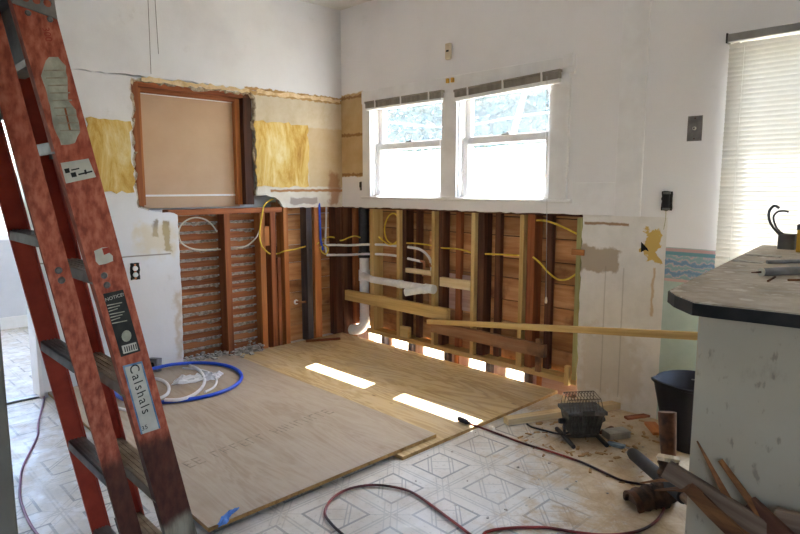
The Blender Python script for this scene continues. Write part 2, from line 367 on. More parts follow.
# ------------------------------------------------------------------ geometry helpers
W = {}
def base_of(vs):
    xs = [v[0] for v in vs]; ys = [v[1] for v in vs]; zs = [v[2] for v in vs]
    return Vector(((min(xs) + max(xs)) / 2, (min(ys) + max(ys)) / 2, min(zs)))
class MB:
    def __init__(s): s.v = []; s.f = []
    def add(s, vs, fs):
        o = len(s.v); s.v += [Vector(v) for v in vs]; s.f += [tuple(i + o for i in f) for f in fs]; return s
    def box(s, lo, hi, Mx=None):
        x0, y0, z0 = lo; x1, y1, z1 = hi
        vs = [Vector(p) for p in ((x0, y0, z0), (x1, y0, z0), (x1, y1, z0), (x0, y1, z0), (x0, y0, z1), (x1, y0, z1), (x1, y1, z1), (x0, y1, z1))]
        if Mx: vs = [Mx @ v for v in vs]
        return s.add(vs, [(0, 3, 2, 1), (4, 5, 6, 7), (0, 1, 5, 4), (1, 2, 6, 5), (2, 3, 7, 6), (3, 0, 4, 7)])
    def bbox(s, lo, hi, c=.003, Mx=None):
        "box with every edge chamfered along its longest axis"
        d = [hi[i] - lo[i] for i in range(3)]; a = d.index(max(d)); b, e = [i for i in range(3) if i != a]
        c = min(c, d[b] * .3, d[e] * .3)
        B0, B1, E0, E1 = lo[b], hi[b], lo[e], hi[e]
        sec = [(B0 + c, E0), (B1 - c, E0), (B1, E0 + c), (B1, E1 - c), (B1 - c, E1), (B0 + c, E1), (B0, E1 - c), (B0, E0 + c)]
        vs = []
        for A in (lo[a], hi[a]):
            for p, q in sec:
                v = [0, 0, 0]; v[a] = A; v[b] = p; v[e] = q; vs.append(Vector(v))
        if Mx: vs = [Mx @ v for v in vs]
        fs = [tuple(range(7, -1, -1)), tuple(range(8, 16))] + [(i, (i + 1) % 8, 8 + (i + 1) % 8, 8 + i) for i in range(8)]
        if a == 1: fs = [f[::-1] for f in fs]
        return s.add(vs, fs)
    def tube(s, pts, r, n=8, closed=False, cap=True):
        pts = [Vector(p) for p in pts]; m = len(pts); rings = []; ref = None
        rr = r if isinstance(r, (list, tuple)) else [r] * m
        for i, p in enumerate(pts):
            a = pts[(i - 1) % m] if (i > 0 or closed) else p; b = pts[(i + 1) % m] if (i < m - 1 or closed) else p
            t = (b - a).normalized() if (b - a).length > 1e-9 else Vector((0, 0, 1))
            if ref is None:
                ref = Vector((0, 0, 1)) if abs(t.z) < .9 else Vector((1, 0, 0))
            x = (ref - t * ref.dot(t))
            if x.length < 1e-6: x = t.orthogonal()
            x.normalize(); y = t.cross(x); ref = x
            rings.append([p + (x * math.cos(2 * math.pi * k / n) + y * math.sin(2 * math.pi * k / n)) * rr[i] for k in range(n)])
        vs = [v for R in rings for v in R]; fs = []
        for i in range(m if closed else m - 1):
            j = (i + 1) % m
            for k in range(n): fs.append((i * n + k, i * n + (k + 1) % n, j * n + (k + 1) % n, j * n + k))
        if cap and not closed: fs += [tuple(range(n - 1, -1, -1)), tuple((m - 1) * n + k for k in range(n))]
        return s.add(vs, fs)
    def lathe(s, prof, Mx=None, n=24):
        "prof: (radius, z) list"
        vs = []; fs = []; m = len(prof)
        for r, z in prof:
            for k in range(n): a = 2 * math.pi * k / n; vs.append(Vector((r * math.cos(a), r * math.sin(a), z)))
        for i in range(m - 1):
            for k in range(n): fs.append((i * n + k, i * n + (k + 1) % n, (i + 1) * n + (k + 1) % n, (i + 1) * n + k))
        if Mx: vs = [Mx @ v for v in vs]
        return s.add(vs, fs)
    def slab(s, outer, holes, plane, a, b):
        "polygon with holes in plane x/y/z (coords = the other two axes in order), from depth a to b"
        loops = [list(outer)] + [list(h) for h in holes]
        flat = [p for L in loops for p in L]
        tri = tessellate_polygon([[Vector((p[0], p[1], 0)) for p in L] for L in loops])
        def mk(p, d): return {'x': (d, p[0], p[1]), 'y': (p[0], d, p[1]), 'z': (p[0], p[1], d)}[plane]
        n = len(flat); vs = [mk(p, a) for p in flat] + [mk(p, b) for p in flat]
        fs = [tuple(t) for t in tri] + [tuple(i + n for i in reversed(t)) for t in tri]
        o = 0
        for L in loops:
            for i in range(len(L)): j = (i + 1) % len(L); fs.append((o + i, o + j, o + j + n, o + i + n))
            o += len(L)
        return s.add(vs, fs)
    def build(s, name, mat, parent=None, at=None, smooth=False, fix=True):
        at = Vector(at) if at is not None else base_of(s.v)
        Mx = Matrix.Translation(at)
        return mesh_obj(name, [v - at for v in s.v], s.f, mat, parent, Mx, smooth, fix)
def mesh_data(name, vs, fs, mat, smooth=False, fix=True):
    me = bpy.data.meshes.new(name); me.from_pydata([tuple(v) for v in vs], [], fs)
    if fix:
        b = bmesh.new(); b.from_mesh(me); bmesh.ops.recalc_face_normals(b, faces=b.faces); b.to_mesh(me); b.free()
    me.materials.append(M[mat] if isinstance(mat, str) else mat)
    if smooth:
        for p in me.polygons: p.use_smooth = True
        try: me.set_sharp_from_angle(angle=math.radians(40))
        except Exception: pass
    me.update(); return me
def link(name, data, Mx, parent=None):
    o = bpy.data.objects.new(name, data); COL.objects.link(o); W[o] = Mx.copy(); o.matrix_basis = Mx
    if parent: o.parent = parent; o.matrix_parent_inverse = W[parent].inverted()
    return o
def mesh_obj(name, vs, fs, mat, parent=None, Mx=Matrix(), smooth=False, fix=True):
    return link(name, mesh_data(name, vs, fs, mat, smooth, fix), Mx, parent)
def empty(name, loc, label, cat, group=None, rz=0.0):
    o = link(name, None, Matrix.Translation(Vector(loc)) @ Matrix.Rotation(rz, 4, 'Z')); o.empty_display_size = .1
    return tag(o, label, cat, group)
def tag(o, label, cat=None, group=None):
    o['label'] = label
    if cat: o['category'] = cat
    if group: o['group'] = group
    return o
def struct(o, label=None, cat=None):
    o['kind'] = 'structure'
    if label: o['label'] = label
    if cat: o['category'] = cat
    return o
def board(name, p0, p1, w_, t_, mat, parent=None, up=(0, 0, 1), c=.002, warp=0.0):
    "length p0->p1 (centre line), w_ along up, t_ across; grain runs along local X"
    p0 = Vector(p0); p1 = Vector(p1); d = p1 - p0; L = d.length; x = d.normalized(); u = Vector(up); z = (u - x * u.dot(x)).normalized(); y = z.cross(x)
    Mx = Matrix(((x.x, y.x, z.x, p0.x), (x.y, y.y, z.y, p0.y), (x.z, y.z, z.z, p0.z), (0, 0, 0, 1)))
    b = MB().bbox((0, -t_ / 2, -w_ / 2), (L, t_ / 2, w_ / 2), c)
    return mesh_obj(name, b.v, b.f, mat, parent, Mx)
def bx(name, lo, hi, mat, parent=None, c=.002):
    "axis-aligned board, grain along its longest side"
    d = [hi[i] - lo[i] for i in range(3)]; a = d.index(max(d)); m = [(lo[i] + hi[i]) / 2 for i in range(3)]
    p0 = list(m); p1 = list(m); p0[a] = lo[a]; p1[a] = hi[a]
    if a == 2: return board(name, p0, p1, d[1], d[0], mat, parent, (0, 1, 0), c)
    o = 1 - a if a < 2 else 0
    return board(name, p0, p1, d[2], d[o], mat, parent, (0, 0, 1), c)
def smooth_path(pts, k=6, closed=False):
    pts = [Vector(p) for p in pts]; out = []; m = len(pts)
    for i in range(m if closed else m - 1):
        p = [pts[(i + j) % m] if closed else pts[min(max(i + j, 0), m - 1)] for j in (-1, 0, 1, 2)]
        for q in range(k):
            t = q / k
            out.append(.5 * ((2 * p[1]) + (p[2] - p[0]) * t + (2 * p[0] - 5 * p[1] + 4 * p[2] - p[3]) * t * t + (3 * p[1] - p[0] - 3 * p[2] + p[3]) * t ** 3))
    if not closed: out.append(pts[-1])
    return out
def jag(pts, amp=.008, step=.03, seed=1, closed=False):
    r = random.Random(seed); out = []
    for i in range(len(pts) if closed else len(pts) - 1):
        a = pts[i]; b = pts[(i + 1) % len(pts)]; L = math.hypot(b[0] - a[0], b[1] - a[1]); n = max(1, int(L / step))
        for k in range(n):
            t = k / n; q = amp if k else 0
            out.append((a[0] + (b[0] - a[0]) * t + r.uniform(-q, q), a[1] + (b[1] - a[1]) * t + r.uniform(-q, q)))
    if not closed: out.append(pts[-1])
    return out
def text_mesh(name, body, mat, parent, Mx, size, ext=.0002, sp=1.0):
    c = bpy.data.curves.new(name, 'FONT'); c.body = body; c.size = size; c.extrude = ext; c.resolution_u = 4; c.space_character = sp
    t = bpy.data.objects.new(name + '_tmp', c); COL.objects.link(t)
    dg = bpy.context.evaluated_depsgraph_get(); me = bpy.data.meshes.new_from_object(t.evaluated_get(dg))
    bpy.data.objects.remove(t); me.name = name; me.materials.clear(); me.materials.append(M[mat])
    return link(name, me, Mx, parent)

# ================================================================== THE SETTING
CEIL = 2.67; XR = 5.4; YN = -5.0; XO = -2.26; FZ = -.018
# floor sheet (linoleum on its old boards), ending at the wall line
b = MB().slab([(XO, YN), (XR, YN), (XR, 0), (2.24, 0), (2.24, -.03), (0, -.03), (0, 0), (XO, 0)], [], 'z', FZ - .03, FZ)
floor = struct(b.build('floor', 'lino', at=(0, 0, 0)), 'worn patterned linoleum floor with bared brown patches', 'floor')
b = MB().slab([(XO - .2, YN - .2), (XR + .2, YN - .2), (XR + .2, .15), (XO - .2, .15)], [], 'z', CEIL, CEIL + .12)
struct(b.build('ceiling', 'ceiling', at=(0, 0, 0)), 'white painted ceiling', 'ceiling')
# ---- left wall: upper plaster is the wall itself, the torn sheet below and the framing are its parts
DOOR_R = -2.33; DOOR_L = -3.25
up_low = jag([(DOOR_R, 1.945), (-1.69, 1.955), (-.81, 1.958), (.0, 1.965)], .006, .04, 3)
b = MB().slab([(YN, 0), (DOOR_L, 0), (DOOR_L, 2.03), (DOOR_R, 2.03)] + up_low + [(0, CEIL), (YN, CEIL)], [], 'x', -.02, .005)
wl = struct(b.build('wall_left', 'wall_left', at=(0, 0, 0)), 'white plaster wall opened up to its laths and studs below', 'wall')
notch = jag([(-1.447, FZ), (-1.438, .5), (-1.44, 1.055)], .003, .03, 4) + jag([(-1.44, 1.06), (-1.56, 1.085), (-1.70, 1.12), (-1.715, 1.3), (-1.70, 1.93)], .009, .03, 5)[:-1] \
    + jag([(-1.70, 1.935), (-1.3, 1.93), (-.85, 1.935), (-.815, 1.9), (-.82, 1.5), (-.795, 1.32), (-.825, 1.185), (-.74, 1.19), (-.66, 1.17), (-.60, 1.105)], .012, .03, 6) + jag([(-.58, 1.09), (0, 1.083)], .004, .03, 8)
b = MB().slab([(DOOR_R, FZ)] + notch + [(0, 1.955), (DOOR_R, 1.945)], [], 'x', -.02, 0)
b.build('plaster_sheet', 'wall_left', wl, at=(0, 0, 0))
b = MB().slab([(DOOR_R, FZ), (.0, FZ), (.0, CEIL), (DOOR_R, CEIL)], [], 'x', -.16, -.142)
b.build('far_face', 'wall_other', wl, at=(0, 0, 0))
bx('jamb', (-.15, DOOR_R - .02, FZ), (.012, DOOR_R, 2.04), 'trim', wl)
bx('jamb', (-.15, DOOR_L, FZ), (.012, DOOR_L + .02, 2.04), 'trim', wl)
# ragged broken plaster round the opening
rim = [p for p in notch if p[1] > 1.09 and p[0] < -.59]; rr_ = random.Random(31)
for k0 in range(0, len(rim) - 1, 7):
    seg = rim[k0:k0 + 8]; vs = []
    for (y_, z_) in seg:
        d = Vector((-1.26 - y_, 1.52 - z_)); q_ = Vector((math.copysign(min(1, abs(d.x) / .40) ** 6, d.x), math.copysign(min(1, abs(d.y) / .38) ** 6, d.y))); q_ = q_ / max(q_.length, 1e-3)
        o_ = rr_.uniform(.006, .026)
        vs += [(.002, y_ - q_.x * .006, z_ - q_.y * .006), (-.004, y_ + q_.x * o_ * .4, z_ + q_.y * o_ * .4), (-.014, y_ + q_.x * o_, z_ + q_.y * o_), (-.022, y_ + q_.x * o_ * .8, z_ + q_.y * o_ * .8)]
    MB().add(vs, [(i * 4 + e, i * 4 + e + 1, i * 4 + e + 5, i * 4 + e + 4) for i in range(len(seg) - 1) for e in range(3)]).build('broken_plaster', 'brokenplaster', wl)
# dried glue pads
for k, (y0, y1, z0, z1) in enumerate(((-1.99, -1.722, 1.215, 1.667), (-.822, -.345, 1.255, 1.735))):
    pts = jag([(y0, z0), (y1, z0), (y1, z1), (y0, z1)], .012, .035, 20 + k, True)
    MB().slab(pts, [], 'x', .0005, .006).build('glue_pad', 'glue', wl, at=(0, y0, z0))
# torn paper lip under the upper plaster
for k, (y0, y1, z) in enumerate(((-1.64, -.86, 1.945), (-.80, -.02, 1.952))):
    pts = jag([(y0, z - .02), (y1, z - .014), (y1, z + .012), (y0, z + .008)], .010, .03, 40 + k, True)
    MB().slab(pts, [], 'x', .006, .010).build('torn_lip', 'pine_pale', wl)
# wooden frame of the walled-up opening with its tan board
bx('frame_board', (-.125, -1.70, 1.12), (-.015, -1.655, 1.95), 'old_red', wl)
bx('frame_board', (-.125, -1.655, 1.13), (-.06, -1.625, 1.90), 'old_orange', wl)
bx('frame_board', (-.125, -.90, 1.12), (-.02, -.83, 1.95), 'old_dark', wl)
bx('frame_board', (-.125, -.94, 1.12), (-.07, -.90, 1.89), 'old_orange', wl)
bx('frame_board', (-.125, -1.70, 1.895), (-.02, -.81, 1.95), 'old_red', wl)
bx('frame_board', (-.125, -1.625, 1.868), (-.07, -.93, 1.895), 'old_red', wl)
bx('hardboard', (-.128, -1.63, 1.105), (-.112, -.90, 1.885), 'panel', wl, .001)
bx('white_strip', (-.112, -1.612, 1.185), (-.106, -.93, 1.198), 'trim', wl, .001)
bx('white_strip', (-.112, -1.625, 1.185), (-.104, -1.608, 1.872), 'trim', wl, .001)
bx('white_strip', (-.112, -1.625, 1.862), (-.104, -.94, 1.874), 'trim', wl, .001)
# top plate over the bared bays
bx('top_plate', (-.105, -1.50, 1.055), (-.004, -.60, 1.095), 'old_red', wl)
# studs of the left wall
for y0, y1, m_, x0 in ((-1.50, -1.455, 'old_dark', -.10), (-1.094, -1.046, 'old_red', -.004), (-.79, -.743, 'old_orange', -.02), (-.706, -.662, 'old_red', -.004),
                       (-.66, -.625, 'old_dark', -.05), (-.587, -.545, 'old_orange', -.004), (-.36, -.305, 'old_grey', -.02), (-.29, -.225, 'old_orange', -.008), (-.065, -.004, 'old_dark', -.01)):
    bx('stud', (-.108, y0, FZ), (x0, y1, 1.06 if y0 < -.6 else 1.15), m_, wl)
bx('stud', (-.09, -.64, FZ), (-.02, -.61, .70), 'old_red', wl)
bx('nailing_block', (-.07, -.765, .80), (-.02, -.706, .95), 'old_orange', wl)
# laths seen from behind, with plaster keys squeezed through the gaps
lm = None
for i in range(16):
    z = .01 + i * .066
    o = bx('lath', (-.134, -1.52, z), (-.124, -.62, z + .053), 'lath', wl, .001)
    r = random.Random(100 + i)
    for (ya, yb) in ((-1.45, -1.095), (-1.045, -.80)):
        top = []; bot = []; y = ya; sag = 0
        while y < yb:
            sag = .75 * sag + r.uniform(0, .006) * (2.2 if r.random() < .12 else .6)
            top.append((y, z + .064 + r.uniform(-.002, .003))); bot.append((y, z + .054 - sag)); y += .016
        vs = []; fs = []
        for (p, q) in zip(bot, top):
            vs += [(-.126, p[0], q[1]), (-.116 + r.uniform(-.001, .002), p[0], (p[1] + q[1]) / 2), (-.118 + r.uniform(-.001, .002), p[0], p[1]), (-.128, p[0], p[1] + .001)]
        for k in range(len(bot) - 1):
            for e in range(3): fs.append((k * 4 + e, k * 4 + e + 1, (k + 1) * 4 + e + 1, (k + 1) * 4 + e))
        MB().add(vs, fs).build('plaster_key', 'key', wl)
# horizontal boards behind the bays next to the corner
z = FZ; r = random.Random(5)
while z < 1.1:
    h_ = r.uniform(.10, .15)
    bx('sheathing_board', (-.136, -.62, z), (-.112 + r.uniform(-.004, .004), .0, z + h_ - .005), 'board', wl); z += h_

# ---- window wall
WIN = ((.385, 1.145), (1.28, 2.015)); WZ = (1.19, 1.90); BL = (3.025, 3.95); BZ = (.15, 1.935)
rect = lambda a, b_, c, d: [(a, c), (b_, c), (b_, d), (a, d)]
holes = [rect(w0, w1, *WZ) for w0, w1 in WIN] + [rect(*BL, *BZ)]
edge = jag([(2.243, FZ), (2.236, .5), (2.24, 1.083)], .004, .03, 11) + jag([(2.236, 1.09), (1.6, 1.085), (.9, 1.088), (.02, 1.083)], .004, .04, 12)
b = MB().slab(edge + [(0, 1.09), (0, CEIL), (XR, CEIL), (XR, FZ)], holes, 'y', 0, .02)
wb = struct(b.build('wall_back', 'wall_back', at=(0, 0, 0)), 'window wall stripped to studs and boards below the sill', 'wall')
ext = MB().slab(rect(XO - .2, XR + .2, .06, 2.75), holes, 'y', .135, .16).build('outer_siding', 'siding', wb, at=(0, 0, 0))
# sheathing boards seen between the studs
z = .075; r = random.Random(9)
while z < 1.16:
    h_ = r.uniform(.125, .165)
    cuts = [(-.16, 1.42), (1.425, 2.4)] if r.random() < .5 else [(-.16, .9), (.905, 2.4)]
    for a0, a1 in cuts:
        bx('sheathing_board', (a0, .112 + r.uniform(-.004, .003), z), (a1, .134, z + h_ - .006), 'board', wb)
    z += h_
# dusty scraps of board between the third and fourth studs
bx('patch_board', (1.12, .100, .36), (1.40, .111, .62), 'board_dusty', wb)
bx('header_board', (.0, .02, 1.075), (2.24, .11, 1.125), 'old_dark', wb)
# studs: old dark ones with pale new strips beside them
for x0, x1, y0, m_, zt in ((.085, .115, .03, 'old_red', 1.08), (.348, .388, .0, 'pine', 1.075), (.66, .690, .0, 'pine', 1.075), (.70, .742, .025, 'old_dark', 1.08),
                       (1.03, 1.060, .0, 'pine', 1.075), (1.075, 1.115, .03, 'old_dark', 1.08), (1.402, 1.432, .0, 'pine', 1.075), (1.445, 1.50, .02, 'old_dark', 1.08),
                       (1.80, 1.830, .0, 'pine', 1.075), (1.845, 1.90, .02, 'old_red', 1.08), (2.203, 2.234, .0, 'pine_green', 1.07)):
    bx('stud', (x0, y0, .085), (x1, .11, zt), m_, wb)
for x0, m_ in ((.80, 'old_dark'), (1.20, 'old_red'), (1.55, 'old_dark'), (1.95, 'old_dark')):
    bx('stud', (x0, .075, .085), (x0 + .045, .112, 1.08), m_, wb)
bx('corner_post', (-.11, .004, -.2), (.0, .11, 1.10), 'old_dark', wb)
bx('sole_plate', (.30, .0, .052), (2.236, .10, .087), 'pine', wb)
bx('short_block', (.70, .0, .087), (.79, .035, .17), 'pine', wb)
bx('cripple', (2.17, -.03, .05), (2.20, .0, .17), 'pine', wb)
bx('cripple', (1.80, -.012, .087), (1.84, .0, .19), 'pine', wb)
bx('cripple', (1.96, -.03, .09), (1.995, -.002, .30), 'weathered', wb)
bx('torn_block', (2.18, -.012, .85), (2.26, -.001, .885), 'old_orange', wb)
p = [PY(404, 273, .03), PY(432, 279, .03)]
bx('pipe_rail', (.76, .0, .60), (1.025, .03, .635), 'pine_pale', wb)
bx('blocking', (1.115, .0, .535), (1.397, .04, .60), 'pine_pale', wb)
# joists under the plate and scraps of rim board with daylight between them
for x0 in (.20, .46, .80, 1.26, 1.58, 2.16):
    bx('joist', (x0, -1.0, -.22), (x0 + .045, .13, -.045), 'old_dark', wb)
for x0, x1 in ((-.05, .21), (.42, .50), (.73, .855), (1.11, 1.315), (1.50, 1.645), (1.82, 2.23)):
    bx('rim_board', (x0, .10, -.22), (x1, .125, .056), 'board_dusty', wb)
    bx('nail_block', (x0 + .005, .05, -.045), (x0 + .045, .10, .052), 'old_grey', wb)
    if x1 - x0 > .15: bx('nail_block', (x0 + .09, .07, -.045), (x0 + .115, .10, .052), 'old_orange', wb)
bx('joint_shade_sheet', (-.16, .1342, .075), (2.45, .1349, 1.19), 'dark', wb, .0001)  # added black sheet: keeps board joints dark where lit siding would show

# window trim: casing, stool, pale boards where a cupboard hung
tr = struct(MB().bbox((.285, -.022, 1.90), (2.16, 0, 2.0), .003).build('trim_1', 'trim'), 'white head casing over the pair of windows', 'trim')
for x0, x1 in ((.295, .385), (1.145, 1.28), (2.015, 2.135)): bx('casing_board', (x0, -.026, 1.178), (x1, 0, 1.90), 'trim', tr)
for x0, x1 in WIN:
    for xa in (x0 - .004, x1 - .012): bx('stop_bead', (xa, -.006, 1.178), (xa + .016, .02, 1.90), 'sash', tr)
bx('corner_block', (2.09, -.034, 1.935), (2.16, -.022, 2.01), 'trim', tr)
for x0 in (1.19, 1.235): bx('curtain_bracket', (x0, -.04, 1.955), (x0 + .02, -.022, 1.985), 'yellow', tr)
ts = struct(MB().bbox((.28, -.03, 1.155), (2.17, 0, 1.178), .006).build('trim_2', 'trim'), 'white window stool below both windows', 'trim')
tc_ = struct(MB().bbox((2.435, -.012, 1.09), (2.585, 0, CEIL), .003).build('trim_3', 'trim'), 'tall white board standing proud on the window wall', 'trim')
bx('apron', (2.17, -.008, 1.09), (2.435, 0, 1.275), 'trim', tc_)
struct(MB().bbox((-.075, DOOR_L, FZ), (-.015, DOOR_R - .02, FZ + .012), .004).build('trim_4', 'steel'), 'flat metal threshold strip in the left doorway', 'trim')

def sash_window(name, x0, x1, lab):
    z0, z1 = WZ; zm = 1.555
    root = struct(MB().box((x0, .02, z0), (x0 + .018, .135, z1)).box((x1 - .018, .02, z0), (x1, .135, z1)).box((x0, .02, z1 - .018), (x1, .135, z1)).box((x0, .02, z0 - .001), (x1, .17, z0 + .002)).build(name, 'trim'), lab, 'window')
    a0, a1 = x0 + .018, x1 - .018
    for nm, zz0, zz1, y0, lowrail, toprail in (('lower_sash', z0 + .002, zm + .03, .026, .030, .050), ('upper_sash', zm - .02, z1 - .018, .054, .056, .03)):
        m = MB()
        for lo, hi in (((a0, y0, zz0), (a0 + .045, y0 + .026, zz1)), ((a1 - .045, y0, zz0), (a1, y0 + .026, zz1)), ((a0 + .045, y0, zz0), (a1 - .045, y0 + .026, zz0 + lowrail)), ((a0 + .045, y0, zz1 - toprail), (a1 - .045, y0 + .026, zz1))):
            m.bbox(lo, hi, .004)
        s = m.build(nm, 'sash', root)
        MB().box((a0 + .043, y0 + .015, zz0 + lowrail - .002), (a1 - .043, y0 + .018, zz1 - toprail + .002)).build('pane', 'glass', s)
        if nm == 'lower_sash':
            xc = (a0 + a1) / 2
            k = MB().bbox((xc - .03, y0 + .002, zz1), (xc + .03, y0 + .03, zz1 + .010), .003).tube([(xc - .01, y0 + .015, zz1 + .012), (xc + .035, y0 - .004, zz1 + .016)], .005, 6)
            k.build('sash_lock', 'steel', s)
sash_window('window_1', *WIN[0], 'white double-hung window next to the room corner')
sash_window('window_2', *WIN[1], 'white double-hung window farther from the room corner')
# big right-hand window behind the lowered blind
x0, x1 = BL; z0, z1 = BZ
m = MB()
for lo, hi in (((x0, .04, z0), (x0 + .05, .10, z1)), ((x1 - .05, .04, z0), (x1, .10, z1)), ((x0, .04, z0), (x1, .10, z0 + .06)), ((x0, .04, z1 - .05), (x1, .10, z1))): m.bbox(lo, hi, .004)
w3 = struct(m.build('window_3', 'trim'), 'tall window behind the lowered white blind', 'window')
MB().box((x0 + .048, .068, z0 + .058), (x1 - .048, .071, z1 - .048)).build('pane', 'glass', w3)

# rest of the kitchen shell and the room beyond the doorway
b = MB().slab(rect(YN, .0, FZ, CEIL), [rect(-4.7, -3.7, .9, 2.0)], 'x', XR, XR + .12)  # opening added in this unseen wall to let sky light in
struct(b.build('wall_right', 'wall_plain', at=(0, 0, 0)))
b = MB().slab(rect(XO, XR, FZ, CEIL), [], 'y', YN - .12, YN)
struct(b.build('wall_near', 'wall_plain', at=(0, 0, 0)))
OW = (-4.2, -1.75, .78, 2.1)
b = MB().slab(rect(YN, .0, FZ, CEIL), [rect(*OW)], 'x', XO - .12, XO)
wo_ = struct(b.build('wall_far_left', 'wall_other', at=(0, 0, 0)), 'pale wall of the next room seen through the doorway', 'wall')
bx('baseboard', (XO, YN, FZ), (XO + .014, 0, .09), 'trim', wo_)
b = MB().slab(rect(XO, -.142, FZ, CEIL), [], 'y', .0, .03)
struct(b.build('wall_far_back', 'wall_other', at=(0, 0, 0)))
m = MB()
for y0, y1, z0, z1 in ((OW[0], OW[0] + .06, OW[2], OW[3]), (OW[1] - .06, OW[1], OW[2], OW[3]), (OW[0], OW[1], OW[2], OW[2] + .05), (OW[0], OW[1], OW[3] - .05, OW[3]), (-3.0, -2.94, OW[2], OW[3])):
    m.bbox((XO - .09, y0, z0), (XO - .04, y1, z1), .004)
w4 = struct(m.build('window_4', 'trim'), 'bright window of the next room seen past the ladder', 'window')
MB().box((XO - .066, OW[0] + .05, OW[2] + .04), (XO - .063, OW[1] - .05, OW[3] - .04)).build('pane', 'glass', w4)
# end of a grey partition at the left edge; the ladder leans on it
p = PZ(22, 534, .0)
pe = PY(13, 470, -3.0)
struct(MB().bbox((pe.x - .9, -3.12, FZ), (pe.x, -3.0, CEIL), .004).build('wall_stub', 'near_grey'), 'grey end of a partition at the left edge', 'wall')

# ================================================================== OUTDOORS
g = struct(MB().box((-20, .16, -.6), (25, 40, -.5)).build('ground', 'ground'), 'sunlit bare ground outside', 'ground')
struct(MB().box((-20, -14, -.6), (-2.5, .16, -.5)).build('ground_side', 'ground'), 'bare ground beyond the next room', 'ground')
ev = struct(MB().slab([(.16, 2.75), (.72, 2.625), (.72, 2.68), (.16, 2.9)], [], 'x', -3, 6.2).build('roof_eave', 'siding'), 'white roof overhang above the windows', 'roof')
def neighbour():
    root = empty('white_fence', (1, 3.6, -.5), 'tall white board fence outside the windows', 'fence')
    for i in range(34):
        x = -7.5 + i * .42
        bx('fence_board', (x, 3.6, -.5), (x + .41, 3.63, 1.80 + .008 * math.sin(i * 2.1)), 'siding', root)
    bx('fence_rail', (-7.5, 3.63, 1.3), (6.8, 3.68, 1.4), 'siding', root); bx('fence_rail', (-7.5, 3.63, .1), (6.8, 3.68, .2), 'siding', root)
neighbour()
def tree(x, y, h_, rad, n, seed, label):
    r = random.Random(seed); root = empty('leafy_tree', (x, y, -.5), label, 'tree', 'trees behind the fence')
    MB().tube(smooth_path([(x, y, -.5), (x + .1, y, 1.0), (x - .05, y + .1, h_ * .6), (x, y, h_)], 4), [.16 - .008 * k for k in range(13)], 8).build('trunk', 'bark', root, smooth=True)
    m = MB()
    for i in range(n):
        a = r.uniform(0, 6.283); cz = r.uniform(-1, 1); rr = rad * (r.random() ** .33); s = math.sqrt(1 - cz * cz)
        c = Vector((x + rr * s * math.cos(a), y + rr * s * math.sin(a) * .8, h_ * .62 + rr * cz * 1.1))
        u = Vector((r.uniform(-1, 1), r.uniform(-1, 1), r.uniform(-1, 1))).normalized(); v = u.orthogonal().normalized(); L = r.uniform(.07, .13)
        m.add([c - u * L, c + v * L * .45, c + u * L, c - v * L * .45], [(0, 1, 2, 3)])
    f = m.build('foliage', 'leaf', root, fix=False); f['kind'] = 'stuff'
for i, (x, y, h_, rad, n, lab) in enumerate(((-6.0, 8.6, 4.6, 2.3, 6500, 'leafy tree seen through the corner window, left of all'), (-2.9, 7.6, 4.4, 2.2, 6500, 'leafy tree filling the upper pane of the corner window'),
        (.2, 8.4, 4.6, 2.2, 6500, 'leafy tree seen in the left of the farther window'), (2.9, 7.4, 4.0, 2.0, 5000, 'leafy tree seen in the right of the farther window'), (-9.5, 9.5, 5.0, 2.5, 4500, 'leafy tree at the edge of the corner window'))):
    tree(x, y, h_, rad, n, 60 + i, lab)
pp = PY(524, 95, 5.2); pq = PY(513, 135, 5.2)
tag(MB().tube([(pq.x - .2, 5.2, -.5), (pq.x, 5.2, pq.z), (pp.x, 5.2, pp.z), (pp.x + .35, 5.2, pp.z + 1.6)], [.05, .045, .04, .035], 10).build('leaning_pole', 'pole', smooth=True), 'pale leaning pole outside the farther window', 'pole')
a = PY(375, 122, 5.0); c = PY(552, 112, 5.0)
mid_ = (a + c) / 2 - Vector((0, 0, .16))
tag(MB().tube(smooth_path([a - (c - a) * .6, a, mid_, c, c + (c - a) * .8], 6), .012, 6).build('overhead_cable', 'pole', smooth=True), 'pale overhead cable crossing outside both windows', 'cable')

# ================================================================== THINGS
# ---- plywood sheets
def sheet(name, x0, x1, y0, y1, z0, z1, mat, label, notch=None):
    root = empty(name, ((x0 + x1) / 2, (y0 + y1) / 2, z0), label, 'plywood', 'plywood sheets on the floor')
    poly = notch or [(x0, y0), (x1, y0), (x1, y1), (x0, y1)]
    MB().slab(poly, [], 'z', z1 - .002, z1).build('face_veneer', mat, root, at=(0, 0, z1))
    e = MB().slab(poly, [], 'z', z0, z1 - .002).build('edge_plies', 'edge_ply', root)
    return root
sheet('plywood_sheet', .002, 2.125, -1.36, -.02, FZ, 0, 'ply_back', 'pale plywood sheet along the stripped window wall')
YU = -1.085
us = sheet('plywood_sheet', 0.02, 2.085, -2.31, YU, .001, .019, 'ply_front', 'dusty grey-brown plywood sheet nearest the ladder, lapping the other',
           [(.02, YU), (2.085, YU), (2.085, -2.31), (.02, -2.31)])
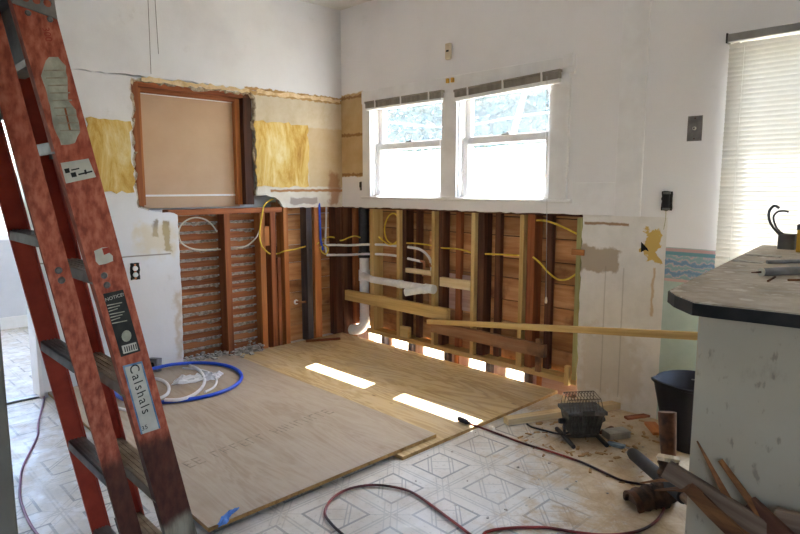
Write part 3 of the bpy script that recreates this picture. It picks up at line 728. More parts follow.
# faded stamp on the near sheet
def stamp():
    p0 = PZ(190, 468, .0195); p1 = PZ(330, 414, .0195); d = (p1 - p0); L = d.length; x = d.normalized(); y = Vector((-x.y, x.x, 0))
    r = random.Random(4); mb = MB(); t = 0
    hgt = .075
    def q(a0, b0, a1, b1):
        P = [p0 + x * a0 + y * b0, p0 + x * a1 + y * b0, p0 + x * a1 + y * b1, p0 + x * a0 + y * b1]; mb.add([(v.x, v.y, .0194) for v in P], [(0, 1, 2, 3)])
    while t < L:
        w_ = r.uniform(.035, .055); k = r.choice('EFTHI')
        q(t, 0, t + .007, hgt)
        if k in 'EFT': q(t, hgt - .01, t + w_ * .8, hgt)
        if k in 'EFH': q(t, hgt * .45, t + w_ * .7, hgt * .55)
        if k == 'E': q(t, 0, t + w_ * .8, .009)
        if k in 'HI': q(t + w_ * .6, 0, t + w_ * .6 + .007, hgt)
        t += w_ + (.05 if r.random() < .15 else .006)
    o = mb.build('stamp_mark', 'stamp', us); o['kind'] = 'stuff'
stamp()

# ---- ladder: folded orange stepladder leaning on the partition end
def ladder():
    root = empty('folding_stepladder', (2.2, -2.6, FZ), 'folded orange fibreglass stepladder with grey metal steps in the left foreground', 'ladder')
    k = .2; n = math.sqrt(1 + k * k); UPL = Vector((0, -k, 1)) / n; AC = Vector((0, 1, k)) / n
    def rail(xb, xt, yb, width, z1, side, mat, fl=.032, th=.005, z0=FZ + .03, k=.2):
        # channel: web at x, flanges towards -side
        sec = [(0, -width / 2), (0, width / 2), (-fl * side, width / 2), (-fl * side, width / 2 - th), (-th * side, width / 2 - th), (-th * side, -width / 2 + th), (-fl * side, -width / 2 + th), (-fl * side, -width / 2)]
        vs = []
        for z in (z0, z1):
            t = (z) / 1.7; xx = xb + (xt - xb) * t
            for a, c_ in sec: vs.append(Vector((xx + a, yb - k * z, z)) + AC * c_)
        fs = [(0, 1, 4, 5), (1, 2, 3, 4), (0, 5, 6, 7)]
        fs = fs + [tuple(i + 8 for i in f[::-1]) for f in fs] + [(i, (i + 1) % 8, 8 + (i + 1) % 8, 8 + i) for i in range(8)]
        o = MB().add(vs, fs).build('rail', mat, root, at=(xb, yb, 0))
        fm = MB()
        c_ = Vector((xb, yb - k * (z0), z0))
        for (p, q) in (((-.012, -width / 2 - .004, -.045), (.006, width / 2 + .004, .05)),):
            Mx = Matrix.Translation(c_) @ Matrix(((1, 0, 0, 0), (0, AC.y, UPL.y, 0), (0, AC.z, UPL.z, 0), (0, 0, 0, 1)))
            fm.bbox((p[0] if side > 0 else -.006, p[1], -.028), (.006 if side > 0 else .012, q[1], .06), .004, Mx)
        fm.build('foot', 'rubber', o)
        return o
    ya = -2.499; yb = -2.633; kb = .178
    A = rail(2.40, 2.40, ya, .086, 1.70, 1, 'orange_a')
    D = rail(1.86, 2.10, ya, .086, 1.70, -1, 'orange_in')
    B = rail(2.39, 2.39, yb, .052, 1.66, 1, 'orange_b', .012, k=kb)
    Cc = rail(2.02, 2.12, yb, .056, 1.66, -1, 'orange_in', .012, k=kb)
    def xin(z, b_, t): return b_ + (t - b_) * z / 1.7
    def tread(z, y_, x0, x1, dep, mat, worn, drop=.03, k=.2):
        t = .004; c_ = Vector((0, y_ - k * z, z))
        m = MB(); m.bbox((x0, c_.y - dep / 2, z - t), (x1, c_.y + dep / 2, z), .001)
        m.box((x0, c_.y + dep / 2 - t, z - drop), (x1, c_.y + dep / 2, z)); m.box((x0, c_.y - dep / 2, z - drop), (x1, c_.y - dep / 2 + t, z))
        for q in (-.3, -.1, .1, .3): m.box((x0, c_.y + dep * q - .002, z), (x1, c_.y + dep * q + .002, z + .0025))
        return m.build('step', mat, root)
    for z in (.06, .38, .71, 1.03, 1.36): 
        tread(z, ya, xin(z, 1.866, 2.106), 2.394, .078, 'alum_worn' if z < .8 else 'alum', True)
        for s in ((0, 1) if z == 1.03 else ()):
            cpos = Vector((2.4005, ya - k * (z - .02) , z - .02)) + UPL * (-.012 + .026 * s) - AC * .012
            MB().lathe([(0, .003), (.006, .003), (.009, 0)], Matrix.Translation(cpos) @ Matrix.Rotation(math.pi / 2, 4, 'Y'), 12).build('rivet', 'steel', A)
    for z in (.14, .47, .80, 1.13, 1.45): 
        tread(z, yb, xin(z, 2.026, 2.126), 2.384, .05, 'alum', False, .026, kb)
        for s in ((0, 1) if z == 1.13 else ()):
            cpos = Vector((2.3905, yb - kb * (z - .10), z - .10)) + UPL * (-.012 + .026 * s)
            MB().lathe([(0, .003), (.006, .003), (.009, 0)], Matrix.Translation(cpos) @ Matrix.Rotation(math.pi / 2, 4, 'Y'), 12).build('rivet', 'steel', B)
    # top cap and its side bracket with holes
    zc = 1.70; yc = (ya + yb) / 2 - k * zc
    MB().bbox((2.08, yc - .095, zc), (2.42, yc + .13, zc + .06), .01).build('top_cap', 'grey_plastic', root)
    br = []
    for u, v in ((12, 3), (57, 19.5), (52, -12), (4, -14)):
        q = PX(u, v, 2.401); br.append((q.y, q.z))
    hp = []
    for u, v in ((47, 3.5), (36, 0.5), (25, -2)):
        q = PX(u, v, 2.4); hp.append([(q.y + .009 * math.cos(a), q.z + .009 * math.sin(a)) for a in [i * math.pi / 6 for i in range(12)]])
    MB().slab(br, hp, 'x', 2.4005, 2.4045).build('bracket', 'alum', root)
    for u, v in ((28, 13), (50, 19.5)):
        q = PX(u, v, 2.4); MB().lathe([(0, .004), (.005, .004), (.007, 0)], Matrix.Translation((2.4005, q.y, q.z)) @ Matrix.Rotation(math.pi / 2, 4, 'Y'), 10).build('rivet', 'steel', A)
    MB().bbox((2.13, ya - k * 1.62 - .03, 1.54), (2.385, ya - k * 1.6 + .03, 1.70), .01).build('spreader_plate', 'alum', root)
    # stickers, each laid on the outer face of the near rail
    def sticker(name, pts, mat, x=2.4006, seed=0, amp=0.0, t=.0006, lab=None):
        P = [PX(u, v, x) for u, v in pts]; P = [(q.y, q.z) for q in P]
        if amp: P = jag(P, amp, .012, seed, True)
        o = MB().slab(P, [], 'x', x, x + t).build(name, mat, A)
        if lab: o['label'] = lab
        return o
    sticker('sticker', [(49, 57), (58, 57), (66, 66), (68, 100), (76, 110), (80, 132), (75, 143), (61, 145), (54, 128), (48, 100), (41, 76), (44, 66)], 'paper', seed=3, amp=.002, lab='large weathered grey sticker')
    r = random.Random(8)
    for i in range(9):
        v = 70 + i * 7.5; u0 = 44 + i * 2.0; sticker('print_line', [(u0, v), (u0 + 20, v - .5), (u0 + 20, v + .8), (u0, v + 1.2)], 'stamp', 2.4013, t=.0002)
    sticker('red_mark', [(64, 108), (66, 108), (71, 130), (69, 130)], 'old_red', 2.4013, t=.0002)
    sticker('sticker', [(60.5, 163), (88.5, 158.5), (96, 177), (66, 183.5)], 'paper2', lab='small white sticker with two printed lines')
    for pts in ([(64, 169), (69, 168), (70, 172.5), (65.5, 173.5)], [(70.5, 173), (75.5, 172), (77, 176.5), (72, 177.5)], [(71, 169.5), (79, 167.8), (79.4, 169), (71.5, 170.8)], [(78, 173.8), (92, 170.5), (92.6, 172), (78.6, 175.4)], [(84, 170), (86, 169.4), (87, 174), (85, 174.4)]):
        sticker('print_mark', pts, 'ink', 2.4013, t=.0002)
    sticker('sticker', [(94, 251), (108, 247), (113, 261), (99, 265)], 'paper2', seed=5, amp=.004, lab='torn red and white sticker')
    sticker('red_mark', [(102, 248.5), (108, 247.2), (111, 252), (104, 255)], 'orange_in', 2.4013, t=.0002)
    sticker('sticker', [(103, 294), (123, 289.5), (140.5, 351), (121, 357)], 'notice', lab='black safety notice sticker')
    def face_text(body, u, v, size, mat, ang=0, x=2.4014, sp=1.0):
        q = PX(u, v, x); # local x -> across the rail (+y), local y -> up the rail
        a = math.radians(ang); ex = AC * math.cos(a) + UPL * math.sin(a); ey = -AC * math.sin(a) + UPL * math.cos(a); ez = ex.cross(ey)
        text_mesh('lettering', body, mat, A, Matrix(((ex.x, ey.x, ez.x, q.x), (ex.y, ey.y, ez.y, q.y), (ex.z, ey.z, ez.z, q.z), (0, 0, 0, 1))), size, sp=sp)
    face_text('NOTICE!', 105.5, 301.5, .0125, 'paper2')
    for i in range(7):
        v = 305 + i * 3; u0 = 107 + i * .85; sticker('print_line', [(u0, v), (u0 + 15 - (i % 3) * 3, v - 3), (u0 + 15 - (i % 3) * 3, v - 2), (u0, v + 1)], 'paper', 2.4013, t=.0002)
    q = PX(126.5, 336, 2.4013); ring = [(q.y + .013 * math.cos(i * .5236), q.z + .016 * math.sin(i * .5236)) for i in range(12)]
    MB().slab(ring, [], 'x', 2.4013, 2.4016).build('print_mark', 'paper', A)
    sticker('print_mark', [(121.5, 346), (136, 342), (138, 350), (123.5, 354)], 'paper2', 2.4013, t=.0002)
    for i in range(6): sticker('print_line', [(124 + i * 2.2, 347 - i * .6), (125 + i * 2.2, 346.8 - i * .6), (126 + i * 2.2, 352 - i * .6), (125 + i * 2.2, 352.2 - i * .6)], 'ink', 2.4017, t=.0002)
    sticker('sticker', [(122.5, 366), (142, 361), (160.5, 428), (141, 434.5)], 'paper2', lab='hand-lettered white sticker with a blue border')
    for pts in ([(122.5, 366), (142, 361), (142.6, 363), (123, 368)], [(122.5, 366), (124.2, 365.6), (142.7, 434), (141, 434.5)], [(140.4, 361.4), (142, 361), (160.5, 428), (159, 428.5)]):
        sticker('border', pts, 'knifeblue', 2.4013, t=.0002)
    face_text('Calshals', 129, 366, .036, 'ink', -90, sp=1.25)
    face_text('35', 142, 431, .018, 'ink')
    face_text('300', 42, 27, .022, 'orange_in', -90, 2.4008)
    q1 = PX(60, 100, 2.4); 
    return root
ladder()

# ---- counter (end of a peninsula, turned a few degrees)
def counter():
    rz = math.radians(8); o0 = Vector((3.463, -1.759, 0)); zt = 1.0
    vx = Vector((math.cos(rz), math.sin(rz), 0)); uy = Vector((-math.sin(rz), math.cos(rz), 0))
    T = lambda a, b_: ((o0 + vx * a + uy * b_).x, (o0 + vx * a + uy * b_).y)
    cab = empty('peninsula_cabinet', (o0.x + .5, o0.y + .7, FZ), 'peninsula cabinet with a scuffed off-white end panel', 'cabinet')
    end = MB().slab([T(.092, -.095), T(.95, -.095), T(.95, -.075), T(.092, -.075)], [], 'z', FZ, zt - .03).build('end_panel', 'cpanel', cab, at=(0, 0, 0))
    MB().slab([T(.092, -.075), T(.115, -.075), T(.115, 1.45), T(.092, 1.45)], [], 'z', FZ, zt - .03).build('side_panel', 'cpanel', cab, at=(0, 0, 0))
    MB().slab([T(.925, -.075), T(.95, -.075), T(.95, 1.45), T(.925, 1.45)], [], 'z', FZ, zt - .03).build('side_panel', 'cpanel', cab, at=(0, 0, 0))
    MB().slab([T(.115, 1.43), T(.925, 1.43), T(.925, 1.45), T(.115, 1.45)], [], 'z', FZ, zt - .03).build('back_panel', 'cpanel', cab, at=(0, 0, 0))
    top = empty('countertop', (o0.x + .5, o0.y + .7, zt - .03), 'dusty beige countertop with a chipped dark edge', 'countertop')
    base = [T(0, 0), T(.03, -.06), T(.085, -.132), T(.13, -.137), T(1.02, -.137), T(1.02, 1.5), T(0, 1.5)]
    MB().slab(jag(base, .0015, .05, 6, True), [], 'z', zt - .030, zt - .003).build('dark_edge', 'cedge', top)
    inn = [T(.004, .002), T(.033, -.056), T(.088, -.127), T(.13, -.132), T(1.015, -.132), T(1.015, 1.495), T(.004, 1.495)]
    MB().slab(inn, [], 'z', zt - .003, zt).build('laminate', 'ctop', top, at=(0, 0, zt))
counter()
CT = 1.0
def on_counter(u, v, dz=0): return PZ(u, v, CT + dz)
# tube with a thin nozzle
def tube_tool():
    a = on_counter(762, 272, .012); b_ = on_counter(812, 270, .012); d = (b_ - a).normalized(); c = on_counter(744, 270.5, .012); c.z = CT + .010
    root = empty('sealant_tube', (a.x, a.y, CT), 'grey tube with a thin nozzle lying on the countertop', 'tube')
    MB().tube([a, b_], .0115, 14).build('barrel', 'grey_plastic', root, smooth=True)
    MB().tube([a - d * .004, a], [.0125, .0125], 14).build('collar', 'paper2', root, smooth=True)
    MB().tube([a - d * .035, a - d * .004], [.0015, .003], 8).build('nozzle', 'rust', root, smooth=True)
    a2 = on_counter(767, 262, .006); b2 = on_counter(803, 261, .006)
    tag(MB().tube([a2, b2], .006, 10).build('thin_rod', 'grey_plastic', smooth=True), 'thin grey rod lying behind the nozzled tube', 'rod')
tube_tool()
def plug_block():
    q = on_counter(787, 249); root = empty('wired_block', q, 'small grey block with curved black wires on the countertop', 'fitting')
    MB().bbox((q.x - .03, q.y - .03, CT), (q.x + .03, q.y + .03, CT + .062), .008).build('block', 'greyblk', root)
    for e, (pts) in enumerate(([(784, 237), (777, 232), (770, 222), (769, 212), (774, 206), (779, 208)], [(784, 236), (775, 229), (771, 218), (775, 212), (782, 211), (786, 212)])):
        d = (q - CAM); P = []
        for u, v in pts:
            r_ = ray(u, v); P.append(CAM + r_ * (Vector((d.x, d.y, 0)).dot(FH) / r_.dot(FH)) + Vector((.006 * e, .01 * e, 0)))
        MB().tube(smooth_path(P, 5), .0055 if e == 0 else .004, 8).build('wire', 'abs', root, smooth=True)
plug_block()
q = on_counter(800, 252)
yb_ = empty('yellow_case', q, 'yellow plastic case at the right edge of the countertop', 'case')
MB().bbox((q.x - .008, q.y - .03, CT), (q.x + .14, q.y + .04, CT + .10), .006).build('shell', 'yellow', yb_)
MB().bbox((q.x - .010, q.y - .032, CT + .085), (q.x + .142, q.y + .042, CT + .108), .004).build('lid', 'greyblk', yb_)
for k, (u, v, u2, v2, mt, lab) in enumerate(((768, 281, 775, 277, 'rust', 'short rusty nail lying on the countertop'), (788, 280, 806, 280, 'splinter', 'wood sliver lying on the countertop edge'), (742, 263, 756, 259, 'plaster_chip', 'flat pale plaster flake on the countertop'), (757, 257, 772, 253, 'plaster_chip', 'plaster flake on the countertop in front of the wired block'))):
    a, b_ = on_counter(u, v, .003), on_counter(u2, v2, .003)
    if mt == 'plaster_chip':
        c = (a + b_) / 2; w_ = (b_ - a).length * .3
        pts = jag([(c.x - w_, c.y - w_ * .6), (c.x + w_, c.y - w_ * .5), (c.x + w_ * .8, c.y + w_ * .6), (c.x - w_ * .9, c.y + w_ * .5)], .008, .02, k, True)
        tag(MB().slab(pts, [], 'z', CT, CT + .003).build('plaster_flake', mt), lab, 'debris')
    else: tag(MB().tube([a, b_], .003, 6).build('nail' if mt == 'rust' else 'wood_sliver', mt), lab, 'nail' if mt == 'rust' else 'sliver')

# ---- blinds
def long_blind():
    x0, x1 = 2.985, 3.96; zt = 1.955
    root = empty('lowered_blind', ((x0 + x1) / 2, -.03, .80), 'lowered white slatted blind in the tall right-hand window', 'blind')
    MB().bbox((x0, -.055, zt - .025), (x1, -.012, zt + .012), .003).build('head_rail', 'headrail', root)
    MB().bbox((x0 - .006, -.058, zt - .03), (x0 + .002, -.008, zt + .016), .002).build('end_bracket', 'blackplastic', root)
    sv = MB(); w_ = .025; sv_pts = []
    ang = math.radians(-70)
    for s in range(5):
        t = s / 4 - .5; bow = .0022 * (1 - (2 * t) ** 2); sv_pts.append((t * w_ * math.cos(ang) - bow * math.sin(ang), t * w_ * math.sin(ang) + bow * math.cos(ang)))
    vs = [(x, y, z) for x in (x0 + .004, x1 - .004) for y, z in sv_pts] ; fs = [(i, i + 1, i + 6, i + 5) for i in range(4)]
    me = mesh_data('slat', vs, fs, 'slat', True, False)
    z = zt - .045; 
    while z > .79:
        link('slat', me, Matrix.Translation((0, -.033, z)), root); z -= .0215
    MB().bbox((x0 + .004, -.045, z - .01), (x1 - .004, -.021, z + .008), .003).build('bottom_rail', 'blindrail', root)
    for xs in (3.06, 3.45, 3.86):
        MB().tube([(xs, -.048, zt - .03), (xs, -.048, z)], .0011, 5).tube([(xs, -.018, zt - .03), (xs, -.018, z)], .0011, 5).build('ladder_cord', 'string', root)
long_blind()
def raised_blind(pl, pr, label, th):
    a = PY(*pl, -.045); b_ = PY(*pr, -.045)
    root = empty('raised_blind', ((a.x + b_.x) / 2, -.045, min(a.z, b_.z) - .08), label, 'blind', 'raised window blinds')
    d = (b_ - a); x = d.normalized(); L = d.length
    Mx = Matrix(((x.x, 0, -x.z, a.x), (0, 1, 0, -.045), (x.z, 0, x.x, a.z), (0, 0, 0, 1)))
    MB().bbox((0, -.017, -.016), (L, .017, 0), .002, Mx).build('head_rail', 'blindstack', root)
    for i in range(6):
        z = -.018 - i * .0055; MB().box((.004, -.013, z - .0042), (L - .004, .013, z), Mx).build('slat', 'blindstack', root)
    MB().bbox((.004, -.012, -.052 - .014 * th), (L - .004, .012, -.0525), .002, Mx).build('bottom_rail', 'blindrail', root)
    for t in (.15, .5, .85):
        MB().bbox((L * t - .006, -.019, -.056), (L * t + .006, -.013, .002), .001, Mx).build('ladder_tape', 'blindrail', root)
raised_blind((366, 102), (443, 90), 'raised tilted blind at the top of the corner window', 1.2)
raised_blind((455, 90), (561, 69), 'raised tilted blind at the top of the farther window', 1.8)
a = PY(547, 76, -.066); b_ = PY(546, 300, -.066)
pc = empty('blind_pull_cord', (b_.x, b_.y, b_.z), 'thin pull cord hanging from the farther window blind', 'cord')
MB().tube([a, (a + b_) / 2 + Vector((.004, 0, 0)), b_], .0016, 5).build('string', 'string', pc)
MB().lathe([(.002, .02), (.006, .012), (.008, -.008), (.007, -.02), (0, -.021)], Matrix.Translation(b_), 10).build('tassel', 'paper2', pc, smooth=True)
# thin wires hanging from the ceiling along the left wall
for (u0, u1, v1, lab) in ((148, 151, 74, 'long thin grey wire hanging down to the walled-up opening'), (155, 158.5, 54, 'short thin grey wire hanging from the ceiling')):
    a = PX(u0, 0, .02); c = PX(u1, v1, .02); tp = a + (a - c) * 1.5; tp.z = CEIL; tp.y = a.y + (a.y - c.y) / (c.z - a.z) * (a.z - CEIL) if False else a.y
    tag(MB().tube([tp, a, c], .0022, 5).build('hanging_wire', 'wirethin'), lab, 'wire')

# ---- loose timber at the window wall
tag(bx('timber', (.07, -.042, .298), (1.222, -.002, .385), 'pine'), 'pale new timber fixed level across the first studs by the drain', 'timber')
tag(board('timber', (1.07, -.022, .232), (2.03, -.022, .232), .082, .038, 'weathered'), 'old weathered brown timber set across the studs near the floor', 'timber')
a = PY(428, 321.5, -.065); c = Vector((3.36, -.61, .655))
tag(board('long_batten', a, c, .034, .026, 'pine'), 'long thin pale batten running from the studs to the counter', 'batten')
# ---- drain of the missing sink
def drain():
    x, y = .212, .055
    root = empty('sink_drain', (x, y, .03), 'white plastic sink drain with a black vent pipe near the corner', 'drain')
    MB().tube([(x, y, .70), (x, y, 1.085)], .044, 18).build('vent_pipe', 'abs', root, smooth=True)
    MB().tube([(x, y, .665), (x, y, .72)], .050, 18).build('coupling', 'abs', root, smooth=True)
    MB().tube([(x, y, .12), (x, y, .69)], .040, 18).build('stack_pipe', 'pvc', root, smooth=True)
    MB().tube([(x, y, .47), (x, y, .56)], .047, 18).build('tee', 'pvc', root, smooth=True)
    MB().tube(smooth_path([(x, y, .16), (x, y, .11), (x - .02, y - .015, .065), (x - .07, y - .03, .04), (x - .13, y - .04, .035)], 5), .043, 16).build('elbow', 'pvc', root, smooth=True)
    a = Vector((x + .02, y - .03, .52)); e = PY(431, 289, -.035)
    a2 = PY(372, 279.5, -.035); MB().tube([a, a2], .028, 16).build('branch_bend', 'pvc', root, smooth=True); a = a2
    MB().tube([a, e], .028, 16).build('branch_pipe', 'pvc', root, smooth=True)
    m = (a + e) / 2; d = (e - a).normalized()
    MB().tube([m - d * .02, m + d * .02], .033, 16).build('coupling', 'pvc', root, smooth=True)
    MB().tube([e - d * .06, e + d * .03], .034, 16).build('coupling', 'pvc', root, smooth=True)
    # trap arm: open pipe turned towards the room
    f = e - d * .02; g = PY(405, 292.5, -.20)
    dd = (g - f).normalized(); sd = dd.orthogonal().normalized(); s2 = dd.cross(sd)
    vs = []; n = 18
    prof = ((f, .027), (g, .027), (g, .022), (g - dd * .10, .022))
    for pt, r_ in prof:
        for k in range(n): t = 2 * math.pi * k / n; vs.append(pt + (sd * math.cos(t) + s2 * math.sin(t)) * r_)
    fs = [(i * n + k, i * n + (k + 1) % n, (i + 1) * n + (k + 1) % n, (i + 1) * n + k) for i in range(3) for k in range(n)] + [tuple(range(3 * n, 4 * n))]
    MB().add(vs, fs).build('trap_arm', 'pvc', root, smooth=True)
    MB().tube([f - dd * .0, f + dd * .05], .033, 16).build('hub', 'pvc', root, smooth=True)
drain()
# ---- water lines
def line(name, pts, r_, mat, label, cat, k=6, extra=None):
    o = MB().tube(smooth_path(pts, k), r_, 8).build(name, mat, smooth=True); return tag(o, label, cat)
yP = .045
def W_(u, v, y=yP): return PY(u, v, y)
pu = empty('supply_pipe', W_(345, 244), 'upper white supply pipe curving down past the third stud', 'pipe')
MB().tube(smooth_path([PX(325, 245, -.03), PX(338, 245, -.01), Vector((.05, .02, PX(344, 245).z)), W_(366, 244.5, .008), W_(384, 244.8), W_(397, 246), W_(408, 247), W_(420, 249.5), W_(428, 256), W_(431, 263), W_(431.5, 273)], 5), .010, 8).build('tube', 'pex', pu, smooth=True)
MB().tube([W_(430.5, 263), W_(431.2, 267)], .0125, 10).build('crimp_ring', 'copper', pu, smooth=True)
pl_ = empty('supply_pipe', W_(345, 254), 'lower white supply pipe with a copper stub', 'pipe')
MB().tube(smooth_path([PX(327, 255, -.03), PX(338, 255, -.01), Vector((.05, .02, PX(344, 254.5).z)), W_(366, 254, .008), W_(384, 254.5), W_(397, 256), W_(408, 258.5), W_(421, 261.5)], 5), .010, 8).build('tube', 'pex', pl_, smooth=True)
MB().tube(smooth_path([W_(420, 261), W_(423.5, 262), W_(424, 266), W_(423.5, 276)], 4), .009, 8).build('copper_stub', 'copper', pl_, smooth=True)
MB().tube([W_(423.6, 271), W_(423.6, 276)], .013, 8).build('valve', 'copper', pl_, smooth=True)
line('blue_pipe', [PX(319, 203, -.009), PX(319.5, 209, .006), PX(320, 225, .006), PX(320.8, 240, .006), PX(323, 250, .006)], .009, 'pexblue', 'blue pipe hanging behind the left wall studs', 'pipe')
line('white_pipe', [PX(326.5, 203, -.035), PX(326, 225, -.035), PX(325.5, 246, -.03), PX(327.5, 256, -.03)], .008, 'pex', 'thin white pipe hanging beside the blue one', 'pipe')
cs = empty('copper_stub_out', PX(296, 302, -.06), 'short copper stub with a white flange by the grey stud', 'pipe')
q = PX(296, 302, -.1)
MB().lathe([(.0, .0), (.022, .0), (.020, .008), (.012, .012)], Matrix.Translation(q) @ Matrix.Rotation(math.pi / 2, 4, 'Y'), 14).build('flange', 'pex', cs, smooth=True)
MB().tube([q, q + Vector((.03, .01, 0)), PX(312, 301.5, -.035)], .009, 8).build('stub', 'copper', cs, smooth=True)
# ---- house wiring
L_ = lambda u, v, x=-.03: PX(u, v, x)
line('white_cable', [L_(217, 232), L_(213, 226), L_(206, 220), L_(195, 217.5), L_(184, 222), L_(178.8, 231, -.02), L_(181, 242, -.02), L_(190, 248), L_(202, 250), L_(215, 249.5, -.05), L_(225, 249, -.1)], .0055, 'cable_w', 'white cable looping across the first lath bay', 'cable')
line('white_cable', [L_(230, 249, -.1), L_(236, 248, -.04), L_(246, 246), L_(254, 240), L_(258, 234), L_(262, 222)], .0055, 'cable_w', 'white cable crossing the second lath bay', 'cable')
line('yellow_cable', [L_(273, 199, .01), L_(268, 201.5, .01), L_(264, 206, .012), L_(262.5, 213, .012), L_(260.5, 224, .012), L_(259.5, 236, .0), L_(262, 246, -.005), L_(268, 252.5, .0), L_(272, 254, -.03), L_(278, 253.5, -.05), L_(285, 251, .01), L_(294, 249.5, .004), L_(303, 247, -.03), L_(312, 244.5, -.06)], .006, 'cable_y', 'yellow cable dropping from the opening and across the left wall studs', 'cable')
line('yellow_cable', [L_(317, 244, .0), L_(322, 240), L_(329, 237), L_(336, 238), L_(341, 240.5, -.005), PY(349, 237.5, .02), PY(355, 236, .02), PY(360, 237.5, .005)], .006, 'cable_y', 'yellow cable arching into the room corner', 'cable')
line('yellow_cable', [L_(320, 247, .0), L_(322, 252, .005), L_(326, 254, .005), L_(328, 249, .005), L_(324, 245, .005), L_(320, 248, .008)], .006, 'cable_y', 'small tangle of yellow cable by the blue pipe', 'cable')
yc = .05
line('yellow_cable', [PY(379, 237, .02), PY(386, 243, .02), PY(391, 244.5, .02), PY(397, 241, .02), PY(400, 232, .05), PY(399, 222, .05), PY(396, 214.5, .03), PY(391, 214, .02), PY(386.5, 220, .02), PY(384.5, 230, .02), PY(387, 240, .015), PY(393, 244, .012), PY(398, 243.5, .05), PY(408, 243, .03), PY(420, 243.8, .03), PY(434, 246, .06), PY(443, 248, .03), PY(453, 248.5, .03), PY(463, 250, .03), PY(472, 253, .05)], .006, 'cable_y', 'yellow cable with a hanging loop between the first pale studs', 'cable')
line('yellow_cable', [PY(472, 254, .08), PY(485, 254, .035), PY(502, 254.5, .03), PY(520, 255.5, .05)], .006, 'cable_y', 'straight yellow cable below the middle of the farther window', 'cable')
line('yellow_cable', [PY(533, 257, .02), PY(540, 263, .02), PY(548, 272, .02), PY(556, 278.5, .02), PY(562, 280, .02), PY(569, 278.5, .02), PY(577, 273.5, .03)], .006, 'cable_y', 'sagging yellow cable in the last stud bay', 'cable')
line('yellow_cable', [PY(534, 220.5, .04), PY(543, 220.5, .03), PY(553, 223, .03), PY(565, 228, .03), PY(577, 234, .04)], .006, 'cable_y', 'yellow cable arching near the top of the last stud bay', 'cable')

# ---- fittings on the walls
def plate_things():
    q = PY(695, 128.5); r_ = empty('coaxial_plate', (q.x, 0, q.z - .06), 'grey metal wall plate with a single round socket', 'wall plate')
    MB().bbox((q.x - .036, -.006, q.z - .062), (q.x + .036, 0, q.z + .062), .002).build('plate', 'alum', r_)
    MB().lathe([(.0, .006), (.004, .006), (.004, .009), (.008, .009), (.009, 0)], Matrix.Translation((q.x, -.006, q.z)) @ Matrix.Rotation(math.pi / 2, 4, 'X'), 14).build('socket', 'paper2', r_, smooth=True)
    MB().lathe([(.0, .0), (.004, .0), (.004, .002), (0, .0021)], Matrix.Translation((q.x, -.013, q.z)) @ Matrix.Rotation(math.pi / 2, 4, 'X'), 10).build('socket_hole', 'ink', r_)
    for s in (-1, 1): MB().lathe([(0, .002), (.003, .002), (.004, 0)], Matrix.Translation((q.x, -.006, q.z + s * .05)) @ Matrix.Rotation(math.pi / 2, 4, 'X'), 8).build('screw', 'rust', r_)
    q = PY(667, 201); r_ = empty('open_outlet_box', (q.x, 0, q.z - .05), 'blackened outlet without its cover above the wallpaper border', 'outlet')
    MB().slab(jag(rect(q.x - .028, q.x + .028, q.z - .05, q.z + .05), .003, .012, 3, True), [], 'y', -.004, -.0005).build('box_mouth', 'ink', r_)
    MB().bbox((q.x - .017, -.018, q.z - .034), (q.x + .017, -.004, q.z + .034), .004).build('receptacle', 'blackplastic', r_)
    for s in (-1, 1): MB().bbox((q.x - .02, -.009, q.z + s * .042 - .006), (q.x + .02, -.004, q.z + s * .042 + .006), .002).build('ear', 'steel', r_)
    MB().tube(smooth_path([(q.x, -.008, q.z - .045), (q.x + .003, -.012, q.z - .09), (q.x - .006, -.008, q.z - .15)], 4), .0015, 5).build('ground_wire', 'pine_green', r_)
    q = PX(135, 271.5); r_ = empty('open_outlet_box', (0, q.y, q.z - .05), 'white outlet without its cover between ladder and laths', 'outlet')
    MB().slab(jag(rect(q.y - .030, q.y + .030, q.z - .055, q.z + .055), .003, .012, 5, True), [], 'x', .0005, .004).build('box_mouth', 'ink', r_)
    for s in (-1, 1):
        MB().lathe([(0, .012), (.015, .012), (.017, .0)], Matrix.Translation((.004, q.y, q.z + s * .021)) @ Matrix.Rotation(math.pi / 2, 4, 'Y'), 14).build('socket', 'trim', r_)
    MB().bbox((.004, q.y - .006, q.z - .05), (.009, q.y + .006, q.z + .05), .001).build('strap', 'copper', r_)
    q = PY(450, 52); r_ = empty('door_chime', (q.x, 0, q.z - .055), 'small beige box on the wall above the windows', 'wall box')
    MB().bbox((q.x - .028, -.012, q.z - .05), (q.x + .010, 0, q.z + .05), .003).build('back_plate', 'beige', r_)
    MB().bbox((q.x - .014, -.038, q.z - .05), (q.x + .028, -.012, q.z + .05), .004).build('cover', 'beige', r_)
    MB().bbox((q.x + .0, -.041, q.z - .006), (q.x + .022, -.038, q.z + .006), .001).build('slot', 'ink', r_)
    q = PY(361, 186); r_ = empty('toggle_switch', (q.x, 0, q.z - .04), 'bare dark switch between the corner and the window', 'switch')
    MB().bbox((q.x - .012, -.004, q.z - .035), (q.x + .012, 0, q.z + .035), .002).build('strap', 'greyblk', r_)
    MB().bbox((q.x - .006, -.014, q.z - .012), (q.x + .006, -.004, q.z + .03), .002).build('lever', 'ink', r_)
    q = PY(644.5, 247.5)
    MB().slab(jag([(q.x - .02, q.z + .03), (q.x + .0, q.z + .012), (q.x + .025, q.z - .02), (q.x + .005, q.z - .012), (q.x - .018, q.z - .028)], .004, .02, 2, True), [], 'y', -.0012, -.0002).build('broken_hole', 'dark', wb)
plate_things()

